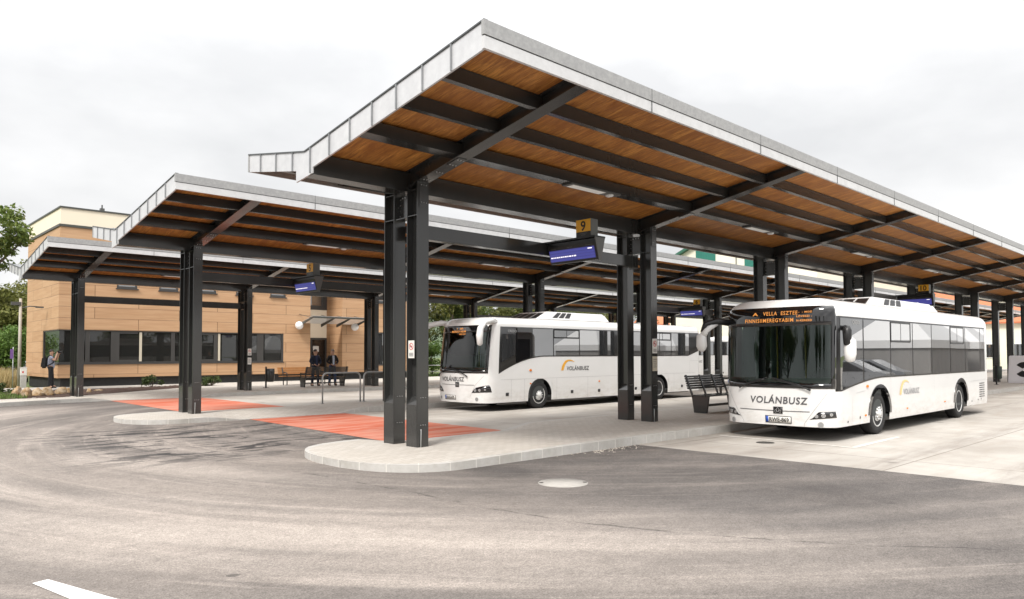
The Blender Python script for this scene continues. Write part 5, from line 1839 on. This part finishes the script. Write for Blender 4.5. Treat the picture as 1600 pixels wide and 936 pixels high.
def person(loc, rotz, label, top, legs, hair, arms, shirt=None, short=False, head_turn=0.0, step=.10):
    """local: facing +X, left is +Y; arms = [(elbow, wrist, fingertip direction)] for right (-Y) and left (+Y)"""
    root = thing('person', loc, label, 'person', rotz)
    J = dict(pelvis=(0, 0, .96), waist=(.0, 0, 1.10), chest=(.0, 0, 1.32), neck=(.0, 0, 1.475), jaw=(.025, 0, 1.555), head=(.015, 0, 1.655), crown=(.0, 0, 1.745))
    V = [J[k] for k in ('pelvis', 'waist', 'chest', 'neck', 'jaw', 'head', 'crown')]
    E = [(0, 1), (1, 2), (2, 3), (3, 4), (4, 5), (5, 6)]
    Rr = [(.145, .115), (.135, .105), (.165, .115), .052, (.070, .082), (.092, .112), (.060, .075)]
    # legs
    L = []
    for s in (-1, 1):
        dx = s*step
        L.append([(0, s*.09, .88), (dx*.5+.02, s*.11, .50), (dx, s*.12, .10), (dx+.14, s*.14, .045)])
    Lr = [.085, .062, .045, .038]
    for pts in L:
        i = len(V); V += pts; E += [(0, i), (i, i+1), (i+1, i+2), (i+2, i+3)]; Rr += Lr
    A = []
    for s, (el, wr, fd) in zip((-1, 1), arms):
        A.append([(0.0, s*.17, 1.43), el, wr])
        i = len(V)
        fd = Vector(fd).normalized(); W_ = Vector(wr); pm = W_+fd*.075
        V += [(0.0, s*.17, 1.43), el, wr, tuple(pm)]
        E += [(2, i), (i, i+1), (i+1, i+2), (i+2, i+3)]
        Rr += [.055, .043, .030, (.036, .020)]
        side = Vector((1, 0, 0)) if abs(fd.x) < .7 else Vector((0, 1, 0))
        side = (side-fd*side.dot(fd)).normalized(); bend = fd.cross(side).normalized()*-s
        for k, ln in enumerate((.062, .072, .068, .054)):           # fingers, slightly curled
            base = W_+fd*.065+side*(.027-.018*k)
            i = len(V)
            V += [tuple(base), tuple(base+fd*ln*.55+bend*.006), tuple(base+fd*ln+bend*.022)]
            E += [(i, i+1), (i+1, i+2)]; Rr += [.0095, .0085, .007]
        i = len(V); b0 = W_+fd*.02+side*.028                        # thumb
        V += [tuple(b0), tuple(b0+fd*.03+side*.022), tuple(b0+fd*.058+side*.026+bend*.01)]
        E += [(i, i+1), (i+1, i+2)]; Rr += [.011, .0095, .008]
    body = skin_obj('body', V, E, Rr, 'skin', root)
    # face and hair follow the head
    hd = Matrix.Translation((.015, 0, 1.655)) @ Matrix.Rotation(head_turn, 4, 'Z')
    T = lambda p: tuple(hd @ Vector(p))
    b = MB()
    b.tube([T((.075, 0, .01)), T((.112, 0, -.03)), T((.09, 0, -.04))], [.010, .015, .012], 8)
    b.build('nose', 'skin', root)
    for s in (-1, 1):
        b = MB(); b.sphere(T((-.01, s*.085, -.015)), (.022, .012, .033), 8, 6)
        b.build('ear', 'skin', root)
    for s in (-1, 1):
        b = MB(); b.sphere(T((.084, s*.032, .005)), (.010, .014, .007), 8, 6); b.build('eye', 'hair_dark', root)
    b = MB(); b.quad(T((.094, -.024, -.068)), T((.094, .024, -.068)), T((.096, .022, -.060)), T((.096, -.022, -.060)))
    b.build('mouth', 'red_mark', root)
    b = MB()
    i0 = 0
    for k in range(9):
        ph = radians(-18+108*k/8)
        for q in range(20):
            th = 2*pi*q/20
            front = max(0, cos(th))
            rr = 1.06
            z = .035+.098*sin(ph) if front < .5 or ph > .6 else max(.055, .035+.098*sin(ph))
            b.v.append(T((-.008+.094*rr*cos(ph)*cos(th), .086*rr*cos(ph)*sin(th), z)))
    for k in range(8):
        for q in range(20):
            w = (q+1) % 20
            b.face((k*20+q, k*20+w, (k+1)*20+w, (k+1)*20+q), 0, True)
    b.build('hair', hair, root)
    # trousers
    Vt = [(0, 0, 1.06), (0, 0, .90)]; Et = [(0, 1)]; Rt = [(.155, .125), (.155, .125)]
    for pts in L:
        i = len(Vt); Vt += [pts[0], pts[1], (pts[2][0], pts[2][1], .02)]; Et += [(1, i), (i, i+1), (i+1, i+2)]; Rt += [.102, .078, .064]
    skin_obj('trousers', Vt, Et, Rt, legs, root)
    for pts in L:
        x, y = pts[2][0], pts[2][1]
        b = MB(); b.hexa([(x-.09, y-.045, 0), (x+.19, y-.05, 0), (x+.19, y+.05, 0), (x-.09, y+.045, 0), (x-.075, y-.04, .11), (x+.07, y-.035, .10), (x+.07, y+.035, .10), (x-.075, y+.04, .11)])
        b.build('shoe', 'shoe', root, bevel=.02)
    # top
    Vj = [(0, 0, .84), (0, 0, 1.10), (0, 0, 1.32), (0, 0, 1.46)]; Ej = [(0, 1), (1, 2), (2, 3)]
    Rj = [(.185, .145), (.170, .130), (.195, .140), (.10, .085)]
    for a_ in A:
        i = len(Vj)
        if short:
            el = Vector(a_[0])*.35+Vector(a_[1])*.65
            Vj += [a_[0], tuple(el)]; Ej += [(2, i), (i, i+1)]; Rj += [.075, .070]
        else:
            wr = Vector(a_[1])*.08+Vector(a_[2])*.92
            Vj += [a_[0], a_[1], tuple(wr)]; Ej += [(2, i), (i, i+1), (i+1, i+2)]; Rj += [.075, .062, .048]
    skin_obj('jacket' if not short else 'shirt', Vj, Ej, Rj, top, root)
    if shirt:
        b = MB(); b.poly([(.135, -.05, 1.47), (.135, .05, 1.47), (.175, .055, 1.30), (.172, .045, 1.02), (.172, -.045, 1.02), (.175, -.055, 1.30)])
        b.prism([(.150, -.05, 1.46), (.150, .05, 1.46), (.188, .035, 1.02), (.188, -.035, 1.02)], (-.02, 0, 0))
        b.build('shirt_front', shirt, root)
    return root
rel = lambda s: ((.02, s*.27, 1.17), (.20, s*.10, 1.03), (.5, -s*.6, -.35))
p1 = person((18.75, 34.15, .15), radians(-95), 'man in a dark navy suit behind the dark bench, nearer the door post', 'suit_navy', 'suit_navy', 'hair_dark', [rel(-1), rel(1)], 'tie', head_turn=radians(55))
p1.scale = (1.05,)*3
p2 = person((19.65, 34.0, .15), radians(-100), 'man in a black jacket, pale shirt and blue jeans behind the dark bench', 'suit_black', 'jeans', 'hair_grey', [rel(-1), rel(1)], 'shirt_pale', head_turn=radians(-45))
p2.scale = (1.05,)*3
p3 = person((8.53, 41.3, .15), radians(-18), 'man in a grey blue shirt and black trousers taking a photograph beside the building corner', 'shirt_blue', 'suit_black', 'hair_dark',
            [((.16, -.24, 1.28), (.24, -.07, 1.58), (.25, .25, .9)), ((.20, .23, 1.27), (.30, .06, 1.56), (.25, -.25, .9))], None, short=True, step=.06)
p3.scale = (1.05,)*3
bp = thing('backpack', (8.53, 41.3, .15), 'black backpack on the back of the man taking a photograph', 'backpack', radians(-18))
bp.scale = (1.05,)*3
b = MB(); b.hexa([(-.40, -.17, .92), (-.145, -.17, .92), (-.145, .17, .92), (-.40, .17, .92), (-.34, -.14, 1.45), (-.135, -.14, 1.45), (-.135, .14, 1.45), (-.34, .14, 1.45)]); b.build('bag', 'suit_black', bp, bevel=.06)
for s in (-1, 1):
    b = MB(); b.tube([(-.16, s*.11, 1.42), (-.02, s*.12, 1.51), (.13, s*.13, 1.40), (.12, s*.15, 1.18), (-.14, s*.16, 1.02)], .022, 6)
    b.build('strap', 'suit_black', bp)
cm = thing('photo_camera', (8.53, 41.3, .15), 'black photo camera held up by the man with the backpack', 'camera', radians(-18))
cm.scale = (1.05,)*3
b = MB(); b.box(.25, .33, -.075, .075, 1.61, 1.71); b.box(.27, .32, -.03, .03, 1.71, 1.735); b.build('camera_body', 'black_plastic', cm, bevel=.01)
b = MB(); b.lathe((.33, 0, 1.655), (1, 0, 0), [(.04, 0), (.042, .03), (.045, .10), (.038, .105), (0, .095)], 18); b.build('camera_lens', 'black_plastic', cm)

# ================================================================== TREES AND PLANTS
def foliage(mb, clusters, n, size, rnd, flat=.75):
    tot = sum(c[1]**2 for c in clusters)
    for c, r in clusters:
        k = max(6, int(n*r*r/tot))
        for _ in range(k):
            d = Vector((rnd.gauss(0, 1), rnd.gauss(0, 1), rnd.gauss(0, 1))).normalized()
            p = Vector(c)+Vector((d.x, d.y, d.z*flat))*r*(rnd.random()**.45)
            nrm = (d*.6+Vector((rnd.gauss(0, .6), rnd.gauss(0, .6), rnd.gauss(.5, .5)))).normalized()
            a = nrm.orthogonal().normalized(); b_ = nrm.cross(a)
            t = rnd.random()*2*pi
            u = (a*cos(t)+b_*sin(t))*size*rnd.uniform(.6, 1.25); w = (b_*cos(t)-a*sin(t))*size*rnd.uniform(.35, .7)
            i = len(mb.v)
            mb.v += [tuple(p-u), tuple(p+w*.8-u*.1), tuple(p+u), tuple(p-w*.8-u*.1)]
            mb.face((i, i+1, i+2, i+3))
def tree(name, loc, h, r, trunk_h, m, label, seed, n=6000, size=.12, ncl=34, cat='tree', group=None, rz=None, tr=None, cr=(.20, .42)):
    rnd = random.Random(seed)
    root = thing(name, loc, label, cat, group=group)
    rz = rz or (h-trunk_h)/2
    cz = trunk_h+(h-trunk_h)/2
    cl = []
    for k in range(ncl):
        d = Vector((rnd.gauss(0, 1), rnd.gauss(0, 1), rnd.gauss(0, 1))).normalized()
        f = rnd.uniform(.35, .95)
        p = Vector((d.x*r*f, d.y*r*f, cz+d.z*rz*f))
        cl.append((p, r*rnd.uniform(*cr)))
    b = MB(); foliage(b, cl, n, size, rnd)
    b.build('crown', m, root)
    b = MB(); t0 = tr or max(.06, h*.024)
    top = Vector((rnd.uniform(-.2, .2), rnd.uniform(-.2, .2), cz+rz*.35))
    b.tube([(0, 0, -.05), (rnd.uniform(-.06, .06), rnd.uniform(-.06, .06), trunk_h*.6), (top.x*.5, top.y*.5, trunk_h*1.1), tuple(top)], [t0*1.25, t0, t0*.8, t0*.25], 9)
    for k in range(9):
        c = cl[k*3 % len(cl)][0]
        s = Vector((top.x*.5, top.y*.5, trunk_h*rnd.uniform(.8, 1.25)))
        mid = s.lerp(c, .5)+Vector((0, 0, -.1*r*rnd.random()))
        b.tube([tuple(s), tuple(mid), tuple(c)], [t0*.5, t0*.32, t0*.10], 6)
    b.build('trunk', 'bark', root)
    return root
tree('maple_tree', (4.7, 37.6, 0), 9.1, 2.5, 4.7, 'leaf_maple', 'tall maple with reddening leaves, its branches reaching in beside the cream upper wall', 3, 7500, .12, 75, cr=(.10, .26))
tree('young_tree', (8.4, 54.0, 0), 3.9, 1.9, .3, 'leaf_bright', 'bright green young tree behind the street sign and utility pole', 5, 6000, .12)
tree('roadside_tree', (10.2, 63.0, 0), 7.2, 2.6, 1.3, 'leaf_olive', 'olive green roadside tree behind the utility pole', 6, 6000, .16)
tree('roadside_tree', (12.6, 70.0, 0), 9.2, 3.0, 1.8, 'leaf_olive', 'taller olive tree just past the side wall of the station building', 8, 6000, .16)
tree('roadside_tree', (7.6, 68.0, 0), 6.6, 2.6, 0.8, 'leaf_dark', 'low dark roadside tree beside the olive green one', 9, 6000, .16)
tl = []
spots = [(33.0, 50.0, 8.8, 'leaf_dark'), (37.0, 52.0, 9.6, 'leaf_olive'), (41.5, 51.0, 8.6, 'leaf_dark'), (46.0, 52.5, 10.0, 'leaf_olive'), (51.0, 51.0, 9.0, 'leaf_dark'),
         (56.0, 53.0, 9.8, 'leaf_dark'), (62.0, 52.0, 9.0, 'leaf_olive'), (68.0, 51.5, 9.8, 'leaf_dark')]
pro = {}
for k, (x, y, h, m) in enumerate(spots):
    lab = {'leaf_dark': 'dark green tree in the row behind the coaches', 'leaf_olive': 'yellowish green tree in the row behind the coaches'}[m]
    if m not in pro:
        pro[m] = tree('row_tree', (x, y, 0), 9.2, 3.3, 1.2, m, lab, 20+k, 8000, .16, 46, group='trees behind the coaches')
        o = pro[m]
    else:
        o = copy_tree(pro[m]); o.location = (x, y, 0)
    o.scale = (h/9.2,)*3; o.rotation_euler = (0, 0, k*1.7)
tree('green_shrub', (36.3, 47.2, 0), 2.9, 1.5, .1, 'leaf_bright', 'bright green shrub beside the coach windscreen, above the guard rail', 31, 3500, .10, 22, cat='shrub')
tree('street_tree', (82.0, 29.3, 0), 9.2, 1.7, 4.0, 'leaf_bright', 'small tree top showing above the canopy near board 10', 33, 2500, .14, 16)
for k, (x, y, h) in enumerate(((12.05, 37.9, .62), (15.1, 38.2, .55), (5.6, 36.0, .4))):
    tree('low_shrub', (x, y, .16), h, .55, .02, 'leaf_shrub', ('low evergreen shrub in the bed, between the first two columns', 'low evergreen shrub in the bed under the strip window, beyond the second column', 'low leafy shrub behind the first boulder by the grass')[k], 50+k, 500, .07, 10, cat='shrub', tr=.02)
# dry and green grass tufts at the left margin
def blades(name, m, x0, x1, y0, y1, n, h, seed, z=0.0):
    rnd = random.Random(seed); b = MB()
    for _ in range(n):
        x, y = rnd.uniform(x0, x1), rnd.uniform(y0, y1)
        hh = h*rnd.uniform(.5, 1.2); a = rnd.uniform(0, 2*pi); w = .018
        lx, ly = rnd.gauss(0, .12)*hh*2, rnd.gauss(0, .12)*hh*2
        i = len(b.v)
        b.v += [(x-w*cos(a), y-w*sin(a), z), (x+w*cos(a), y+w*sin(a), z), (x+lx, y+ly, z+hh)]
        b.face((i, i+1, i+2))
    return tag(b.build(name, m), kind='stuff')
blades('dry_grass', 'dry_blade', 5.2, 8.2, 45.6, 52.5, 6000, 1.0, 1)
blades('grass', 'grass_blade', 1.5, 5.9, 31.8, 37.5, 6000, .16, 2, .14)
blades('grass', 'grass_blade', 31.5, 50.0, 43.8, 48.0, 5000, .3, 3)

# ================================================================== LEFT MARGIN AND FAR BACKGROUND
up_ = thing('utility_pole', (7.80, 44.5, 0), 'pale wooden utility pole with a lamp arm near its top', 'pole')
b = MB(); b.tube([(0, 0, 0), (0, 0, 4.65)], [.085, .065], 10); b.build('shaft', 'wood_pole', up_)
b = MB(); b.tube([(0, 0, 4.15), (.4, -.1, 4.27), (.75, -.15, 4.25)], .03, 6); b.box(.62, .98, -.22, -.08, 4.19, 4.27); b.box(-.42, .02, -.09, -.01, 4.3, 4.47); b.build('lamp_arm', 'steel_light', up_)
eb = thing('electric_box', (7.78, 43.4, 0), 'pale electric meter box on a concrete post beside the utility pole', 'box')
eb.scale = (.68, .68, 1)
b = MB(); b.box(-.20, .20, -.14, .14, .74, 1.12); b.box(-.22, .22, -.16, .16, 1.12, 1.15); b.build('cabinet', 'white_plate', eb, bevel=.012)
b = MB(); b.box(-.18, .18, -.12, .12, 0, .74); b.build('post', 'kerb_stone', eb)
b = MB(); b.box(-.10, .0, -.146, -.14, 0.86, 0.95); b.build('warning_mark', 'red_mark', eb)
ps_ = thing('street_sign', (7.32, 43.3, 0), 'purple backed street sign on a thin grey post', 'sign')
b = MB(); b.tube([(0, 0, 0), (0, 0, 2.15)], .025, 8); b.build('post', 'galvanised', ps_)
b = MB(); b.box(-.13, .0, -.05, -.03, 1.58, 2.05); b.build('plate', 'purple', ps_)
car = thing('parked_car', (9.9, 58.6, 0), 'grey car parked far off behind the street sign', 'car', radians(80))
b = MB()
sec = [(-2.1, .35), (-2.1, .85), (-1.5, .95), (-.9, 1.42), (.7, 1.45), (1.6, 1.0), (2.1, .9), (2.1, .35)]
b.prism([(x, -.85, z) for x, z in sec], (0, 1.7, 0)); b.build('body', 'car_grey', car, bevel=.06)
b = MB()
b.prism([(-1.35, -.865, .98), (-.85, -.865, 1.36), (.62, -.865, 1.38), (1.35, -.865, 1.0)], (0, .01, 0)); b.prism([(-1.35, .855, .98), (-.85, .855, 1.36), (.62, .855, 1.38), (1.35, .855, 1.0)], (0, .01, 0))
b.hexa([(-1.56, -.75, .98), (-1.50, -.75, .94), (-1.50, .75, .94), (-1.56, .75, .98), (-1.02, -.65, 1.38), (-.98, -.65, 1.36), (-.98, .65, 1.36), (-1.02, .65, 1.38)])
b.build('windows', 'black_glass', car)
for x in (-1.3, 1.35):
    for y, s in ((-.86, -1), (.86, 1)):
        b = MB(); b.lathe((x, y-s*.2, .32), (0, s, 0), [(.2, 0), (.32, .02), (.32, .18), (.2, .2), (.19, .17), (0, .19)], 20); b.build('wheel', 'rubber', car)
gr = thing('guard_rail', (32.2, 43.2, 0), 'silver tube guard rail in front of the shrub and lawn', 'railing')
b = MB(); b.tube([(0, 0, .95), (30, 0, .95)], .03, 8); b.build('rail', 'galvanised', gr)
b = MB(); b.tube([(0, 0, .5), (30, 0, .5)], .022, 8); b.build('rail', 'galvanised', gr)
for k in range(16):
    b = MB(); b.tube([(k*2.0, 0, 0), (k*2.0, 0, .95)], .028, 8); b.build('post', 'galvanised', gr)

hall = thing('depot_hall', (80, 45, 0), 'cream hall with green panels seen over the middle canopy', 'building')
b = MB()
b.poly([(0, -10, 0), (0, 9.2, 0), (0, 9.2, 13.6), (0, 1.0, 17.2), (0, -10, 13.4)])
b.prism([(.02, -10, 0), (.02, 9.2, 0), (.02, 9.2, 13.6), (.02, 1.0, 17.2), (.02, -10, 13.4)], (30, 0, 0))
b.build('wall', 'cream_wall', hall)
b = MB()
b.hexa([(-.6, 9.9, 13.25), (30, 9.9, 13.25), (30, 1.0, 17.2), (-.6, 1.0, 17.2), (-.6, 9.9, 13.6), (30, 9.9, 13.6), (30, 1.0, 17.55), (-.6, 1.0, 17.55)])
b.hexa([(-.6, 1.0, 17.2), (30, 1.0, 17.2), (30, -10.7, 13.15), (-.6, -10.7, 13.15), (-.6, 1.0, 17.55), (30, 1.0, 17.55), (30, -10.7, 13.5), (-.6, -10.7, 13.5)])
b.build('roof', 'green_trim', hall)
for (y0, y1, z0_, z1_) in ((2.5, 5.2, 12.6, 15.4), (-4.6, -1.4, 12.0, 15.0)):
    b = MB(); b.box(-.12, .02, y0, y1, z0_, z1_)
    n = int((y1-y0)/.22)
    for k in range(n):
        y = y0+(k+.5)*(y1-y0)/n
        b.box(-.17, -.12, y-.045, y+.045, z0_, z1_)
    b.build('green_panel', 'green_panel', hall)
for y in (-7.5, -4.0, -.5, 3.0, 6.2):
    f = bpy.data.objects.new('window', None); COL.objects.link(f); f.parent = hall
    b = MB(); b.box(-.08, .02, y-.8, y+.8, 2.4, 4.6); b.build('frame', 'frame_dark', f)
    b = MB(); b.box(-.10, -.08, y-.7, y+.7, 2.5, 4.5); b.build('pane', 'side_glass', f)
b = MB(); b.tube([(-.1, -.3, 13.6), (-.1, -1.1, 14.4)], .06, 6); b.tube([(-.1, -.3, 2.0), (-.1, -.3, 13.6)], .06, 6); b.build('downpipe', 'coping', hall)

def house(loc, L, W, he, hr, label, rotz=0):
    root = thing('tiled_house', loc, label, 'house', rotz)
    b = MB(); b.box(-W/2, W/2, -L/2, L/2, 0, he)
    for s in (-1, 1):
        y = s*L/2
        b.prism([(-W/2, y, he), (W/2, y, he), (0, y, hr)], (0, -s*.02, 0))
    b.build('wall', 'cream_wall', root)
    b = MB(); o = .5
    sl = (hr-he)/(W/2)
    for s in (-1, 1):
        b.hexa([(0, -L/2-o, hr), (s*(W/2+o), -L/2-o, he-o*sl), (s*(W/2+o), L/2+o, he-o*sl), (0, L/2+o, hr),
                (0, -L/2-o, hr+.18), (s*(W/2+o), -L/2-o, he-o*sl+.18), (s*(W/2+o), L/2+o, he-o*sl+.18), (0, L/2+o, hr+.18)])
    rf = b.build('roof', 'roof_tile', root)
    b = MB(); b.box(W*.12, W*.12+.6, L*.2, L*.2+.6, hr-.6, hr+.9); b.build('chimney', 'roof_tile', rf)
    n = max(3, int(L/3.0))
    for k in range(n):
        y = -L/2+(k+.5)*L/n
        f = bpy.data.objects.new('window', None); COL.objects.link(f); f.parent = root
        b = MB(); b.box(-W/2-.06, -W/2+.02, y-.6, y+.6, 1.2, 2.9); b.build('frame', 'white_metal', f)
        b = MB(); b.box(-W/2-.08, -W/2-.06, y-.5, y+.5, 1.3, 2.8); b.build('pane', 'side_glass', f)
    return root
house((104, 25.0, 0), 12, 10, 5.6, 10.0, 'larger orange tiled house seen under the canopy past board 10')
house((112, 13.0, 0), 9, 10, 4.6, 9.2, 'smaller orange tiled house beyond the white counter')
house((100, 62.0, 0), 16, 12, 6.5, 10.5, 'tiled house behind the row of trees and the coaches')

# crumbs of gravel swept against the kerb
rnd = random.Random(5); b = MB()
for _ in range(130):
    x = rnd.gauss(10.5, .5); y = 8.44-abs(rnd.gauss(0, .12))*(1.3 if x > 9.8 else .6)
    r = rnd.uniform(.006, .022)
    a = rnd.random()*6
    i = len(b.v)
    b.v += [(x+r*cos(a+q*2.1), y+r*sin(a+q*2.1), .001) for q in range(3)]+[(x, y, r*1.1)]
    for f in ((0, 1, 3), (1, 2, 3), (2, 0, 3)):
        b.face([i+q for q in f])
tag(b.build('gravel', 'wood_pole'), kind='stuff')

# what stands beside and behind the camera and shows in the bus glass
tlab = 'white gazebo tent with grey side walls, mirrored in the city bus windows'
tp = thing('gazebo_tent', (41.5, -2.0, 0), tlab, 'tent', group='white gazebo tents opposite the city bus')
b = MB()
per = [(-2, -2), (2, -2), (2, 2), (-2, 2), (-2, -2)]
rnd = random.Random(3)
for (p, q) in zip(per, per[1:]):
    d = Vector((q[0]-p[0], q[1]-p[1])); nn = Vector((d.y, -d.x)).normalized(); n = 26
    i0 = len(b.v)
    for k in range(n+1):
        w = 0 if k in (0, n) else rnd.uniform(-.05, .05)
        for z, f in ((.05, 1.4), (.8, 1.0), (1.5, .6), (2.05, .15)):
            c = Vector(p)+d*k/n+nn*w*f
            b.v.append((c.x, c.y, z))
    for k in range(n):
        for j in range(3):
            m = i0+k*4+j
            b.face((m, m+4, m+5, m+1), 0, True)
b.build('side_walls', 'tent_grey', tp)
b = MB()
for p, q in (((-2.1, -2.1), (2.1, -2.1)), ((2.1, -2.1), (2.1, 2.1)), ((2.1, 2.1), (-2.1, 2.1)), ((-2.1, 2.1), (-2.1, -2.1))):
    b.quad((*p, 2.0), (*q, 2.0), (*q, 2.4), (*p, 2.4)); b.poly([(*p, 2.4), (*q, 2.4), (0, 0, 4.3)])
b.build('roof', 'tent_white', tp)
for (x, y, a) in ((46.6, -2.9, .1), (51.3, -2.5, -.06), (57.2, -4.2, .15), (62.0, -4.0, 0), (67.5, -5.5, .1)):
    o = copy_tree(tp); o.location = (x, y, 0); o.rotation_euler = (0, 0, a)
for k, (x, y, a) in enumerate(((31.5, -1.2, 1.45), (35.0, -1.6, 1.5), (38.0, -3.4, 1.4))):
    o = copy_tree(car); o.location = (x, y, 0); o.rotation_euler = (0, 0, a)
    o['label'] = 'grey car parked before the tents, mirrored in the first city bus windows'; o['group'] = 'cars parked before the tents'
bt = tree('lot_tree', (-16, 20, 0), 8.5, 3.2, 2.2, 'leaf_dark', 'dark tree across the junction, only mirrored in the coach windscreen', 71, 3500, .2, 30, group='trees across the junction')
for (x, y, s) in ((34, -12, 1.0), (27, -9, .8), (-22, 12, 1.1), (-14, -4, .9), (-30, -2, 1.3), (-26, 28, 1.2), (-18, -16, 1.1)):
    o = copy_tree(bt); o.location = (x, y, 0); o.scale = (s, s, s)

bpy.context.view_layer.update()
